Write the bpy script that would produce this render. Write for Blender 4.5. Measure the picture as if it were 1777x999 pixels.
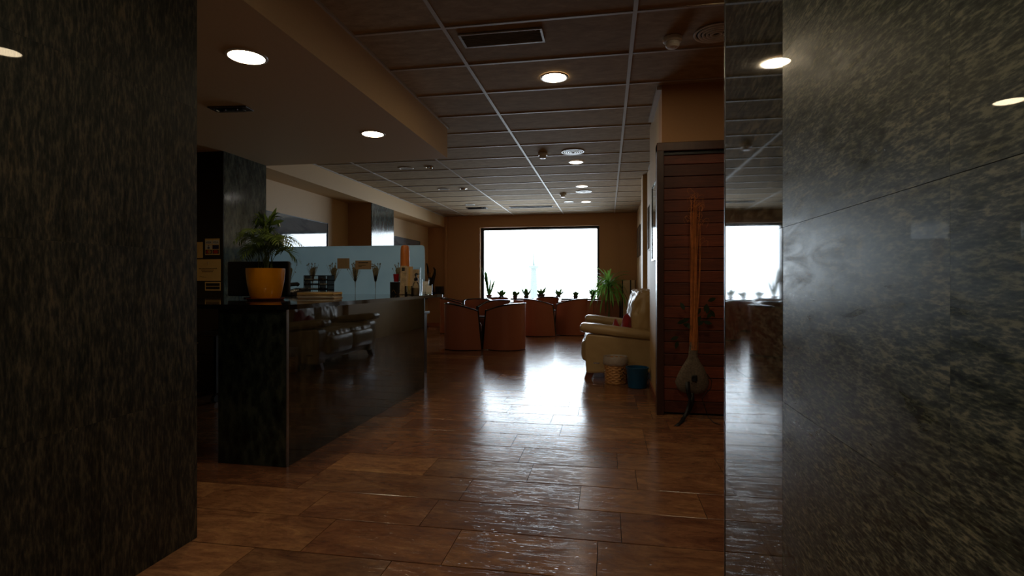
import bpy, math, random
from mathutils import Vector, Matrix, noise
random.seed(7)
for o in list(bpy.data.objects): bpy.data.objects.remove(o)
SC = bpy.context.scene
C = SC.collection
PI = math.pi

# ------------------------------------------------------------ camera
cam = bpy.data.cameras.new('camera'); camo = bpy.data.objects.new('camera', cam); C.objects.link(camo)
camo.location = (0, 0, 1.104)
camo.rotation_euler = (PI/2, 0, math.atan(165.5/930))
cam.sensor_width = 36; cam.lens = 36*930/1777
cam.shift_y = -10.5/1777
cam.clip_start = 0.02; cam.clip_end = 1000
SC.camera = camo

# ------------------------------------------------------------ world: uniform bright overcast sky
W = bpy.data.worlds.new('sky'); SC.world = W; W.use_nodes = True
W.node_tree.nodes['Background'].inputs[0].default_value = (0.49, 0.555, 0.63, 1)
W.node_tree.nodes['Background'].inputs[1].default_value = 7.5
# sampling portal in the window opening (emits nothing itself)
pl = bpy.data.lights.new('window_portal', 'AREA'); pl.shape = 'RECTANGLE'; pl.size = 2.86; pl.size_y = 1.74
pl.cycles.is_portal = True
po = bpy.data.objects.new('window_portal', pl); C.objects.link(po)
po.location = (-1.65, 13.12, 1.56); po.rotation_euler = (-PI/2, 0, 0)

# ------------------------------------------------------------ exposure
SC.view_settings.view_transform = 'Standard'
SC.view_settings.look = 'None'
SC.view_settings.gamma = 1
SC.view_settings.exposure = 1.1
try: SC.view_settings.use_curve_mapping = False
except Exception: pass

LAMP_COL = (1.0, 0.80, 0.52)
LAMP_STR = 25.0
FAR_STR = 6.0

# ------------------------------------------------------------ material helpers
def lin(r, g, b):
    f = lambda v: (v/255/12.92) if v/255 <= 0.04045 else ((v/255+0.055)/1.055)**2.4
    return (f(r), f(g), f(b), 1)

class NT:
    def __init__(s, name):
        s.m = bpy.data.materials.new(name); s.m.use_nodes = True
        s.t = s.m.node_tree; s.t.nodes.clear()
        s.out = s.n('ShaderNodeOutputMaterial')
    def n(s, ty, ins=None, **kw):
        nd = s.t.nodes.new(ty)
        for k, v in kw.items(): setattr(nd, k, v)
        for k, v in (ins or {}).items():
            if isinstance(v, tuple) and len(v) == 2 and hasattr(v[0], 'outputs'):
                s.t.links.new(v[0].outputs[v[1]], nd.inputs[k])
            else: nd.inputs[k].default_value = v
        return nd
    def ramp(s, src, stops):
        r = s.n('ShaderNodeValToRGB'); s.t.links.new(src[0].outputs[src[1]], r.inputs[0])
        e = r.color_ramp.elements
        while len(e) < len(stops): e.new(0.5)
        for i, (p, c) in enumerate(stops):
            e[i].position = p; e[i].color = c if len(c) == 4 else (*c, 1)
        return r
    def pos(s, scale=(1,1,1), obj=False, rnd=0.0):
        if obj: base = (s.n('ShaderNodeTexCoord'), 'Object')
        else: base = (s.n('ShaderNodeNewGeometry'), 'Position')
        if rnd:
            oi = s.n('ShaderNodeObjectInfo'); ge = s.n('ShaderNodeNewGeometry')
            ad = s.n('ShaderNodeMath', {0: (oi, 'Random'), 1: (ge, 'Random Per Island')}, operation='ADD')
            fr = s.n('ShaderNodeMath', {0: (ad, 0)}, operation='FRACT')
            s.rand = fr
            mu = s.n('ShaderNodeMath', {0: (fr, 0), 1: rnd}, operation='MULTIPLY')
            cx = s.n('ShaderNodeCombineXYZ', {0: (mu, 0), 1: (mu, 0), 2: (mu, 0)})
            base = (s.n('ShaderNodeVectorMath', {0: base, 1: (cx, 0)}, operation='ADD'), 0)
        mp = s.n('ShaderNodeMapping', {'Vector': base}); mp.inputs['Scale'].default_value = scale
        return (mp, 0)
    def noise(s, vec, scale=5, detail=6, rough=0.6, dist=0):
        return s.n('ShaderNodeTexNoise', {'Vector': vec, 'Scale': scale, 'Detail': detail, 'Roughness': rough, 'Distortion': dist})
    def bsdf(s, **kw):
        b = s.n('ShaderNodeBsdfPrincipled')
        for k, v in kw.items():
            k = k.replace('_', ' ')
            if isinstance(v, tuple) and len(v) == 2 and hasattr(v[0], 'outputs'):
                s.t.links.new(v[0].outputs[v[1]], b.inputs[k])
            else: b.inputs[k].default_value = v
        s.t.links.new(b.outputs[0], s.out.inputs[0]); s.b = b
        return b
    def bump(s, src, strength=0.3, dist=0.01):
        bp = s.n('ShaderNodeBump', {'Height': src, 'Strength': strength, 'Distance': dist})
        s.t.links.new(bp.outputs[0], s.b.inputs['Normal']); return bp

def simple(name, col, rough=0.5, metal=0, ior=1.45, nscale=25, var=0.12, bump=0.08, bdist=0.002, scale=(1,1,1), coat=0, sheen=0):
    t = NT(name); p = t.pos(scale)
    nz = t.noise(p, nscale, 4)
    c = Vector(col[:3])
    r = t.ramp((nz, 0), [(0.3, tuple(c*(1-var))+(1,)), (0.7, tuple(c*(1+var))+(1,))])
    t.bsdf(Base_Color=(r, 0), Roughness=rough, Metallic=metal, IOR=ior, Coat_Weight=coat, Sheen_Weight=sheen)
    if bump: t.bump((nz, 0), bump, bdist)
    return t.m

def granite(name, scale, dark, mid, light, rough=0.2, ior=1.5, grain=18.0, bump=0.06, bd=0.001, coat=0.0, spec=0.5):
    t = NT(name); p = t.pos(scale, rnd=17.0)
    a = t.noise(p, grain, 6, 0.75, 0.15); b = t.noise(p, grain*0.16, 5, 0.6, 1.2)
    vo = t.n('ShaderNodeTexVoronoi', {'Vector': p, 'Scale': grain*2.2, 'Randomness': 1.0}, feature='F1')
    vm = t.n('ShaderNodeMath', {0: (vo, 0), 1: 0.22}, operation='MULTIPLY')
    aa = t.n('ShaderNodeMath', {0: (a, 0), 1: (vm, 0)}, operation='ADD')
    ab = t.n('ShaderNodeMath', {0: (aa, 0), 1: 0.09}, operation='SUBTRACT')
    r = t.ramp((ab, 0), [(0.38, dark), (0.52, mid), (0.66, light)])
    r2 = t.ramp((b, 0), [(0.3, (0.55, 0.62, 0.60, 1)), (0.55, (1, 1, 1, 1)), (0.75, (1.45, 1.25, 1.0, 1))])
    mx = t.n('ShaderNodeMix', {0: 0.9, 6: (r, 0), 7: (r2, 0)}, data_type='RGBA', blend_type='MULTIPLY')
    rr = t.ramp((b, 0), [(0.3, (rough*0.7,)*3), (0.7, (rough*1.3,)*3)])
    t.bsdf(Base_Color=(mx, 2), Roughness=(rr, 0), IOR=ior, Coat_Weight=coat, Coat_Roughness=0.015, Specular_IOR_Level=spec)
    t.bump((a, 0), bump, bd)
    return t.m

M = {}
GD, GM, GL = lin(30, 36, 32), lin(66, 70, 60), lin(120, 116, 96)
M['granite_left'] = granite('green granite, upright grain', (1.0, 1.0, 0.22), lin(26,30,26), lin(50,49,41), lin(84,76,60), 0.45, 1.45, 60, 0.08, 0.001, 0.3, 0.25)
M['granite_right'] = granite('green granite, level grain', (1.0, 0.30, 1.25), lin(24,29,25), lin(62,68,57), lin(120,118,96), 0.36, 1.5, 100, 0.10, 0.0006, 0.3, 0.3)
M['granite_mirror'] = granite('green granite, high polish', (1.0, 0.30, 1.25), lin(28,34,30), lin(64,66,56), lin(104,98,80), 0.04, 1.9, 42, 0.01, 0.0002)
M['granite_desk'] = granite('dark granite, polished', (1, 1, 0.5), lin(10,12,11), lin(27,31,27), lin(52,50,40), 0.03, 1.7, 9, 0.0, 0.0001)
M['granite_desk_end'] = granite('dark granite, honed', (1, 1, 0.5), lin(12,16,13), lin(34,42,36), lin(60,66,54), 0.3, 1.45, 12, 0.02, 0.0005)
M['granite_column'] = granite('grey green granite, polished', (1, 1, 0.4), lin(36,44,44), lin(62,70,66), lin(92,98,88), 0.12, 1.6, 16, 0.02, 0.0005)
M['black_stone'] = simple('black polished countertop', lin(16,16,17), 0.06, ior=1.6, nscale=60, var=0.4, bump=0)
M['black_glass'] = simple('black lacquered panel', lin(9,10,11), 0.25, nscale=4, var=0.2, bump=0)
M['steel_edge'] = simple('brushed metal edge strip', lin(150,150,150), 0.3, metal=1, bump=0)

# floor stone planks
def floor_mat():
    t = NT('brown travertine plank'); p = t.pos((0.8, 1.9, 1), rnd=31.0)
    a = t.noise(p, 3.6, 9, 0.72, 1.2); b = t.noise(p, 22, 6, 0.7, 0.2)
    r = t.ramp((a, 0), [(0.25, lin(92,62,46)), (0.45, lin(128,90,66)), (0.6, lin(154,114,82)), (0.78, lin(192,156,114))])
    tint = t.ramp((t.rand, 0), [(0.0, (0.62,0.52,0.50,1)), (0.25, (0.95,0.80,0.72,1)), (0.5,(0.78,0.76,0.72,1)), (0.75,(1.0,0.90,0.78,1)), (1.0,(1.35,1.28,1.08,1))])
    mx = t.n('ShaderNodeMix', {0: 1.0, 6: (r, 0), 7: (tint, 0)}, data_type='RGBA', blend_type='MULTIPLY')
    r2 = t.ramp((b, 0), [(0.35, (0.62,0.60,0.58,1)), (0.55, (1.05,1.03,1.0,1))])
    m2 = t.n('ShaderNodeMix', {0: 0.75, 6: (mx, 2), 7: (r2, 0)}, data_type='RGBA', blend_type='MULTIPLY')
    rr = t.ramp((b, 0), [(0.3, (0.24,)*3), (0.7, (0.13,)*3)])
    t.bsdf(Base_Color=(m2, 2), Roughness=(rr, 0), IOR=1.58)
    # pits and long worn ridges of the stone
    q = t.pos((0.28, 1.6, 1), rnd=31.0)
    w = t.noise(q, 24, 6, 0.65, 0.6)
    v = t.n('ShaderNodeTexVoronoi', {'Vector': t.pos((0.45, 1.4, 1), rnd=31.0), 'Scale': 42}, feature='F1')
    pit = t.ramp((v, 0), [(0.05, (0,0,0)), (0.20, (1,1,1))])
    gate = t.ramp((a, 0), [(0.46, (1,1,1)), (0.56, (0,0,0))])
    pg = t.n('ShaderNodeMath', {0: (pit, 0), 1: (gate, 0)}, operation='MAXIMUM')
    wr = t.ramp((w, 0), [(0.36, (0,0,0)), (0.47, (1,1,1))])
    s1 = t.n('ShaderNodeMath', {0: (wr, 0), 1: 0.5}, operation='MULTIPLY'); s1.inputs[1].default_value = 0.38
    s2 = t.n('ShaderNodeMath', {0: (pg, 0), 1: (s1, 0)}, operation='ADD')
    t.bump((s2, 0), 0.34, 0.0016)
    return t.m
M['floor'] = floor_mat()
M['grout'] = simple('dark floor joint', lin(18,12,10), 0.9)

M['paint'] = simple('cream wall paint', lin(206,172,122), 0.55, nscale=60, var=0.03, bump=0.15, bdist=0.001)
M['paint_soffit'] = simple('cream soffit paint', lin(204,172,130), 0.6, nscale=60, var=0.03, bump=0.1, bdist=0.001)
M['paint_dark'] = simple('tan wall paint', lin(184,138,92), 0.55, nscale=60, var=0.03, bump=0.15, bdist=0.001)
M['foyer'] = simple('dim foyer paint', lin(96,86,70), 0.7)
def tile_mat():
    t = NT('mottled ceiling board'); p = t.pos((0.7, 1.6, 1), rnd=13)
    a = t.noise(p, 10, 8, 0.7, 0.4)
    r = t.ramp((a, 0), [(0.3, lin(146,124,94)), (0.55, lin(172,150,118)), (0.75, lin(192,170,138))])
    tint = t.ramp((t.rand, 0), [(0, (0.9,0.9,0.9,1)), (1, (1.06,1.05,1.04,1))])
    mx = t.n('ShaderNodeMix', {0: 1.0, 6: (r, 0), 7: (tint, 0)}, data_type='RGBA', blend_type='MULTIPLY')
    t.bsdf(Base_Color=(mx, 2), Roughness=0.85, Specular_IOR_Level=0.15); t.bump((a, 0), 0.2, 0.001)
    return t.m
M['ceil_tile'] = tile_mat()
M['grid'] = simple('white ceiling grid metal', lin(186,176,164), 0.5, var=0.03, bump=0)
M['ceil_back'] = simple('dark ceiling void', lin(60,52,46), 0.9)

def wood(name, a, b, scale=(1.2, 1.2, 14), rough=0.4, coat=0.1):
    t = NT(name); p = t.pos(scale, rnd=9)
    n1 = t.noise(p, 4, 7, 0.65, 1.0)
    r = t.ramp((n1, 0), [(0.3, a), (0.7, b)])
    tint = t.ramp((t.rand, 0), [(0, (0.50,0.50,0.52,1)), (0.4, (0.85,0.85,0.85,1)), (1, (1.35,1.25,1.2,1))])
    mx = t.n('ShaderNodeMix', {0: 1.0, 6: (r, 0), 7: (tint, 0)}, data_type='RGBA', blend_type='MULTIPLY')
    t.bsdf(Base_Color=(mx, 2), Roughness=rough, Coat_Weight=coat); t.bump((n1, 0), 0.15, 0.002)
    return t.m
M['board'] = wood('red brown door boards', lin(88,42,26), lin(128,66,40), coat=0.0, rough=0.5)
M['frame_wood'] = wood('dark brown frame wood', lin(62,36,24), lin(80,48,32), (8, 8, 1.0))
M['foot_wood'] = wood('sofa foot wood', lin(100,58,36), lin(130,80,50), (6,6,2))
M['orange_wood'] = simple('orange varnished wood', lin(190,110,52), 0.3, nscale=12, scale=(4,4,0.6), var=0.15)
M['terracotta'] = wood('terracotta stained panel', lin(140,84,58), lin(160,98,68), (2,2,2), 0.45)
M['chair'] = simple('terracotta leatherette', lin(156,88,58), 0.42, nscale=90, var=0.06, bump=0.15, bdist=0.001)
M['chair_seat'] = simple('dark red brown seat fabric', lin(104,58,42), 0.8, nscale=150, var=0.1)
M['black_rim'] = simple('black lacquered wood', lin(18,18,20), 0.16, ior=1.6, bump=0)
M['black_plastic'] = simple('black plastic', lin(20,20,22), 0.4, bump=0)
M['chrome'] = simple('chrome', lin(210,210,210), 0.15, metal=1, bump=0)
M['alu'] = simple('pale aluminium', lin(170,168,162), 0.4, metal=0.1, bump=0)
M['white_plastic'] = simple('white plastic', lin(224,220,212), 0.3, bump=0)
M['dark'] = simple('dark cavity', lin(14,13,12), 0.8, bump=0)
M['window_frame'] = simple('dark anodised frame', lin(42,40,38), 0.35, metal=0.4, bump=0)
M['bucket'] = simple('blue plastic', lin(16,78,116), 0.35, bump=0)
M['pot_yellow'] = simple('glossy amber glazed ceramic', lin(204,128,10), 0.18, nscale=6, var=0.05, bump=0.0, coat=0.5)
M['saucer'] = simple('dark red saucer', lin(96,36,26), 0.35)
M['soil'] = simple('soil', lin(48,36,28), 0.95, nscale=90, var=0.4, bump=0.6, bdist=0.006)
M['pot_dark'] = simple('dark grey plastic pot', lin(58,54,54), 0.5)
M['pot_brown'] = simple('brown plastic pot', lin(110,76,62), 0.5)
M['paper'] = simple('cream paper', lin(214,178,112), 0.7, nscale=8, var=0.05, bump=0)
M['paper_white'] = simple('white paper', lin(200,196,184), 0.7, nscale=8, var=0.04, bump=0)
M['kraft'] = simple('kraft card', lin(166,138,104), 0.8, nscale=30, var=0.06)
M['ink'] = simple('black ink', lin(24,20,18), 0.7, bump=0)
M['navy'] = simple('navy print', lin(22,28,70), 0.6, bump=0)
M['red_print'] = simple('red print', lin(170,50,30), 0.6, bump=0)
M['yellow_print'] = simple('ochre print', lin(170,130,50), 0.6, bump=0)
M['red_cloth'] = simple('red knitted cloth', lin(150,30,34), 0.9, nscale=120, var=0.15, bump=0.3, sheen=0.3)
M['red_gloss'] = simple('red glossy plastic', lin(150,22,26), 0.3, bump=0)
M['felt'] = simple('grey brown felt', lin(104,92,78), 0.95, nscale=70, var=0.35, bump=0.8, bdist=0.006)
M['ribbon'] = simple('black ribbon', lin(16,18,20), 0.5, nscale=100, bump=0.1)
M['straw'] = simple('dried orange stalk', lin(192,118,62), 0.7, nscale=20, var=0.25, bump=0)
M['bag'] = None
M['bronze'] = simple('dark bronze', lin(40,36,34), 0.3, metal=0.8, nscale=20, var=0.3, bump=0.3, bdist=0.003)
M['gold'] = simple('tarnished gold', lin(150,116,60), 0.4, metal=0.8, bump=0)
M['beige_panel'] = simple('beige laminate panel', lin(214,186,150), 0.5, nscale=14, scale=(1,1,0.1), var=0.06)
M['wheat'] = simple('brown grey print', lin(134,126,100), 0.8, nscale=60, var=0.3, bump=0)
M['leaflet'] = simple('tan printed leaflet', lin(150,128,96), 0.6, nscale=22, var=0.35, bump=0)

def leather():
    t = NT('beige sofa leather'); p = t.pos((1,1,1))
    a = t.noise(p, 160, 3); b = t.noise(p, 3.5, 4)
    r = t.ramp((b, 0), [(0.3, lin(170,142,98)), (0.7, lin(192,164,118))])
    t.bsdf(Base_Color=(r, 0), Roughness=0.33, IOR=1.5, Coat_Weight=0.15, Coat_Roughness=0.2)
    t.bump((a, 0), 0.15, 0.001)
    return t.m
M['leather'] = leather()

def leafmat(name, a, b, trans=0.35):
    t = NT(name); oi = t.n('ShaderNodeNewGeometry')
    r = t.ramp((oi, 'Random Per Island'), [(0, a), (1, b)])
    bs = t.n('ShaderNodeBsdfPrincipled', {'Base Color': (r, 0), 'Roughness': 0.4})
    tr = t.n('ShaderNodeBsdfTranslucent', {'Color': (r, 0)})
    mx = t.n('ShaderNodeMixShader', {0: trans, 1: (bs, 0), 2: (tr, 0)})
    t.t.links.new(mx.outputs[0], t.out.inputs[0])
    return t.m
M['palm'] = leafmat('palm leaf green', lin(52,72,28), lin(98,116,44))
M['succulent'] = leafmat('succulent green', lin(52,98,56), lin(92,140,78), 0.45)
M['drac'] = leafmat('strap leaf green', lin(62,116,40), lin(128,170,72), 0.5)
M['dark_leaf'] = leafmat('dark dried leaf', lin(30,44,26), lin(44,58,34), 0.1)
M['stem'] = simple('green stem', lin(88,96,48), 0.6)

def glass_mat(name, tint, gloss=0.12, rough=0.0):
    t = NT(name)
    tr = t.n('ShaderNodeBsdfTransparent', {'Color': tint})
    gl = t.n('ShaderNodeBsdfGlossy', {'Roughness': rough})
    fr = t.n('ShaderNodeFresnel', {'IOR': 1.45})
    mx = t.n('ShaderNodeMixShader', {0: (fr, 0), 1: (tr, 0), 2: (gl, 0)})
    t.t.links.new(mx.outputs[0], t.out.inputs[0]); return t.m
M['glass'] = glass_mat('clear window glass', (0.98,0.99,0.98,1))
M['acrylic'] = glass_mat('clear acrylic', (0.93,0.95,0.95,1))
def frosted():
    t = NT('frosted pale blue glass'); nz = t.noise(t.pos(), 3, 3)
    r = t.ramp((nz, 0), [(0.3, lin(196,216,222)), (0.7, lin(206,224,228))])
    d = t.n('ShaderNodeBsdfPrincipled', {'Base Color': (r, 0), 'Roughness': 0.35})
    tr = t.n('ShaderNodeBsdfTranslucent', {'Color': (r, 0)})
    mx = t.n('ShaderNodeMixShader', {0: 0.7, 1: (d, 0), 2: (tr, 0)})
    t.t.links.new(mx.outputs[0], t.out.inputs[0]); return t.m
M['frosted'] = frosted()
def plasticbag():
    t = NT('translucent bin liner'); nz = t.noise(t.pos(), 40, 4)
    d = t.n('ShaderNodeBsdfPrincipled', {'Base Color': lin(196,186,176), 'Roughness': 0.35})
    tr = t.n('ShaderNodeBsdfTransparent', {'Color': (0.9,0.88,0.85,1)})
    mx = t.n('ShaderNodeMixShader', {0: 0.35, 1: (d, 0), 2: (tr, 0)})
    bp = t.n('ShaderNodeBump', {'Height': (nz, 0), 'Strength': 0.5, 'Distance': 0.01}); t.t.links.new(bp.outputs[0], d.inputs['Normal'])
    t.t.links.new(mx.outputs[0], t.out.inputs[0]); return t.m
M['bag'] = plasticbag()
def wicker():
    t = NT('woven cane strip'); p = t.pos((1,1,1), obj=True)
    nz = t.noise(p, 30, 4); 
    r = t.ramp((nz, 0), [(0.3, lin(170,116,66)), (0.7, lin(206,152,92))])
    t.bsdf(Base_Color=(r, 0), Roughness=0.5); return t.m
M['wicker'] = wicker()
def emit(name, col, st):
    t = NT(name); e = t.n('ShaderNodeEmission', {'Color': (*col, 1), 'Strength': st})
    t.t.links.new(e.outputs[0], t.out.inputs[0]); return t.m
M['lamp_on'] = emit('lit downlight lens', LAMP_COL, LAMP_STR)
M['lamp_low'] = emit('lit neutral downlight lens', (1.0,0.93,0.84), FAR_STR)
M['foyer_fill'] = emit('added foyer fill lens', (1.0,0.86,0.66), 45)  # glow of the two fill lamps added in the unseen foyer
M['lamp_off'] = simple('unlit white lens', lin(190,188,182), 0.35, bump=0)

def picture_mat():
    t = NT('landscape print under glass'); p = t.pos((1, 0.7, 1.6))
    ge = t.n('ShaderNodeNewGeometry'); sp = t.n('ShaderNodeSeparateXYZ', {0: (ge, 'Position')})
    a = t.noise(p, 2.4, 7, 0.6, 0.6)
    ad = t.n('ShaderNodeMath', {0: (sp, 2), 1: (a, 0)}, operation='ADD')
    r = t.ramp((t.n('ShaderNodeMapRange', {0: (ad, 0), 1: 1.7, 2: 2.6}), 0),
        [(0.0, lin(150,160,160)), (0.35, lin(60,76,84)), (0.5, lin(120,78,72)), (0.65, lin(82,92,104)), (0.85, lin(122,132,138))])
    t.bsdf(Base_Color=(r, 0), Roughness=0.9, Specular_IOR_Level=0.2, Coat_Weight=1.0, Coat_Roughness=0.01, Coat_IOR=1.9)
    return t.m
M['picture'] = picture_mat()
M['print_glass'] = simple('grey print under glass', lin(140,146,140), 0.08, ior=1.7, nscale=3, var=0.25, bump=0)
M['stained'] = simple('tower concrete', lin(88,94,90), 0.9, nscale=1, bump=0)

# ------------------------------------------------------------ mesh helpers
class MB:
    def __init__(s): s.v = []; s.f = []; s.sm = []
    def add(s, vs, fs, smooth=False):
        o = len(s.v); s.v += [tuple(v) for v in vs]
        s.f += [tuple(i+o for i in f) for f in fs]; s.sm += [smooth]*len(fs); return s
    def box(s, x0, x1, y0, y1, z0, z1, R=None):
        vs = [Vector(p) for p in ((x0,y0,z0),(x1,y0,z0),(x1,y1,z0),(x0,y1,z0),(x0,y0,z1),(x1,y0,z1),(x1,y1,z1),(x0,y1,z1))]
        if R: vs = [R @ v for v in vs]
        return s.add(vs, [(0,3,2,1),(4,5,6,7),(0,1,5,4),(1,2,6,5),(2,3,7,6),(3,0,4,7)])
    def prism(s, pts, z0, z1, smooth=False):
        n = len(pts)
        vs = [(x,y,z0) for x,y in pts]+[(x,y,z1) for x,y in pts]
        s.add(vs, [tuple(range(n))[::-1], tuple(range(n,2*n))])
        s.add(vs, [(i,(i+1)%n,(i+1)%n+n,i+n) for i in range(n)], smooth); return s
    def lathe(s, prof, n=24, c=(0,0,0), cap=True):
        vs = []; fs = []
        for r, z in prof:
            for i in range(n):
                a = 2*PI*i/n; vs.append((c[0]+r*math.cos(a), c[1]+r*math.sin(a), c[2]+z))
        for k in range(len(prof)-1):
            for i in range(n):
                j = (i+1)%n; fs.append((k*n+i, k*n+j, (k+1)*n+j, (k+1)*n+i))
        s.add(vs, fs, True)
        if cap:
            m = len(prof)
            s.add([vs[i] for i in range(n)], [tuple(range(n))[::-1]])
            s.add([vs[(m-1)*n+i] for i in range(n)], [tuple(range(n))])
        return s
    def tube(s, pts, r, n=6, r1=None):
        pts = [Vector(p) for p in pts]; m = len(pts); vs = []; fs = []
        up = Vector((0.13,0.31,0.94)).normalized()
        for k, p in enumerate(pts):
            d = (pts[min(k+1,m-1)]-pts[max(k-1,0)])
            d = d.normalized() if d.length > 1e-9 else Vector((0,0,1))
            u = d.cross(up)
            if u.length < 0.05: u = d.cross(Vector((1,0,0)))
            u.normalize(); w = d.cross(u)
            rr = r if r1 is None else r+(r1-r)*k/(m-1)
            for i in range(n):
                a = 2*PI*i/n; vs.append(p+u*rr*math.cos(a)+w*rr*math.sin(a))
        for k in range(m-1):
            for i in range(n):
                j = (i+1)%n; fs.append((k*n+i, k*n+j, (k+1)*n+j, (k+1)*n+i))
        s.add(vs, fs, True)
        s.add([vs[i] for i in range(n)], [tuple(range(n))[::-1]]); s.add([vs[(m-1)*n+i] for i in range(n)], [tuple(range(n))])
        return s
    def ribbon(s, pts, w, side=(1,0,0), taper=None, th=0.0):
        pts = [Vector(p) for p in pts]; m = len(pts); vs = []; fs = []; sd = Vector(side)
        for k, p in enumerate(pts):
            ww = w*(taper(k/(m-1)) if taper else 1)
            vs += [p-sd*ww/2, p+sd*ww/2]
        for k in range(m-1): fs.append((2*k, 2*k+1, 2*k+3, 2*k+2))
        return s.add(vs, fs, True)
    def cushion(s, cx, cy, cz, sx, sy, sz, r=0.05, n=10, wr=0.0, wf=9, R=None, crown=0.0, seed=0, wdir=None):
        # rounded box with wrinkles
        base = len(s.v); idx = {}; vs = []; fs = []
        hx, hy, hz = sx/2, sy/2, sz/2
        def vert(p):
            k = tuple(round(c, 5) for c in p)
            if k in idx: return idx[k]
            q = Vector((p[0]*hx, p[1]*hy, p[2]*hz))
            inn = Vector((max(-hx+r, min(hx-r, q.x)), max(-hy+r, min(hy-r, q.y)), max(-hz+r, min(hz-r, q.z))))
            dd = q-inn
            if dd.length > 1e-9: nrm = dd.normalized(); q = inn+nrm*r
            else: nrm = Vector((0,0,0))
            if nrm.length < 1e-6:
                ax = max(range(3), key=lambda i: abs(p[i])); nrm = Vector((0,0,0)); nrm[ax] = 1 if p[ax] > 0 else -1
            bul = crown*(1-p[0]**2*0.9)*(1-p[1]**2*0.9)*(1-p[2]**2*0.9)
            # crown acts on large faces
            q = q+nrm*crown*((1-p[0]**2 if abs(nrm.x) < .5 else 1)*(1-p[1]**2 if abs(nrm.y) < .5 else 1)*(1-p[2]**2 if abs(nrm.z) < .5 else 1))
            if wr:
                w = Vector((q.x*wf, q.y*wf, q.z*wf))
                if wdir: w = Vector((q.x*wf*wdir[0], q.y*wf*wdir[1], q.z*wf*wdir[2]))
                q = q+nrm*wr*(noise.noise(w+Vector((seed*7.3, seed*3.1, 0)))+0.5*noise.noise(w*2.3))
            if R: q = R @ q
            vs.append((q.x+cx, q.y+cy, q.z+cz)); idx[k] = len(vs)-1
            return idx[k]
        def g(i):  # denser near the edges
            t = -1+2*i/n
            return math.sin(t*PI/2)*0.5+t*0.5
        for ax in range(3):
            for sg in (-1, 1):
                for i in range(n):
                    for j in range(n):
                        q = []
                        for a, b in ((i,j),(i+1,j),(i+1,j+1),(i,j+1)):
                            p = [0,0,0]; p[ax] = sg; p[(ax+1)%3] = g(a); p[(ax+2)%3] = g(b); q.append(vert(p))
                        fs.append(tuple(q) if sg > 0 else tuple(q[::-1]))
        return s.add(vs, fs, True)
    def mesh(s, name, mat, sharp=35):
        me = bpy.data.meshes.new(name); me.from_pydata(s.v, [], s.f); me.update()
        me.polygons.foreach_set('use_smooth', s.sm)
        if any(s.sm):
            me.polygons.foreach_set('use_smooth', [True]*len(s.f))
            me.set_sharp_from_angle(angle=math.radians(sharp))
        me.materials.append(mat); return me

def link(name, me, parent=None, loc=None, rot=None):
    o = bpy.data.objects.new(name, me); C.objects.link(o)
    if parent: o.parent = parent
    if loc: o.location = loc
    if rot: o.rotation_euler = rot
    return o
def part(name, mb, mat, parent=None, bevel=0, label=None, sharp=35, loc=None, rot=None, kind=None):
    o = link(name, mb.mesh(name, M[mat] if isinstance(mat, str) else mat, sharp), parent, loc, rot)
    if bevel:
        b = o.modifiers.new('bevel', 'BEVEL'); b.width = bevel; b.segments = 2; b.limit_method = 'ANGLE'
    if label: o['label'] = label
    if kind: o['kind'] = kind
    return o
def tag(o, label, cat, group=None):
    o['label'] = label; o['category'] = cat
    if group: o['group'] = group
    return o
def thing(name, label, cat, loc=(0,0,0), rotz=0, group=None):
    o = bpy.data.objects.new(name, None); C.objects.link(o); o.empty_display_size = 0.1
    o.location = loc; o.rotation_euler = (0,0,rotz)
    return tag(o, label, cat, group)
def struct(name, mb, mat, parent=None, bevel=0, sharp=35):
    o = part(name, mb, mat, parent, bevel, sharp=sharp)
    if not parent: o['kind'] = 'structure'
    return o
def sbox(name, x0, x1, y0, y1, z0, z1, mat, parent=None, bevel=0):
    return struct(name, MB().box(x0,x1,y0,y1,z0,z1), mat, parent, bevel)
def copy_tree(o, parent=None):
    c = o.copy(); C.objects.link(c); c.parent = parent
    for ch in list(o.children): copy_tree(ch, c)
    return c
def text(body, size, mat, parent, loc, rot, name='lettering', align='CENTER', ext=0.0003, scale=1):
    cu = bpy.data.curves.new('t', 'FONT'); cu.body = body; cu.size = size; cu.align_x = align; cu.extrude = ext; cu.resolution_u = 2
    tmp = bpy.data.objects.new('t', cu); C.objects.link(tmp)
    bpy.context.view_layer.update()
    me = bpy.data.meshes.new_from_object(tmp.evaluated_get(bpy.context.evaluated_depsgraph_get()))
    bpy.data.objects.remove(tmp); me.materials.clear(); me.materials.append(M[mat])
    o = link(name, me, parent, loc, rot); o.scale = (scale,1,1); return o

H = 2.734      # tiled ceiling
S = 2.41       # lowered soffit
# ============================================================ FLOOR
floor = sbox('floor', -4.6, 2.3, -1.4, 13.0, -0.08, -0.004, 'grout')
TW, TD = 0.6, 0.305
tile_me = {}
def tile_mesh(w, d, nm='tile', t=0.02, c=0.002, mat='floor'):
    k = (round(w,3), round(d,3), nm)
    if k not in tile_me:
        mb = MB(); a, b = w/2-0.0013, d/2-0.0028
        lo = [(-a,-b),(a,-b),(a,b),(-a,b)]; hi = [(-a+c*.1,-b+c),(a-c*.1,-b+c),(a-c*.1,b-c),(-a+c*.1,b-c)]
        vs = [(x,y,-t) for x,y in lo]+[(x,y,-c*0.6) for x,y in lo]+[(x,y,0) for x,y in hi]
        fs = [(8,9,10,11)]
        for i in range(4):
            j = (i+1)%4; fs += [(i,j,j+4,i+4), (i+4,j+4,j+8,i+8)]
        mb.add(vs, fs); tile_me[k] = mb.mesh(nm, M[mat])
    return tile_me[k]
rest = MB(); cells = []
y = 3.23-TD*15
row = 0
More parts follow.
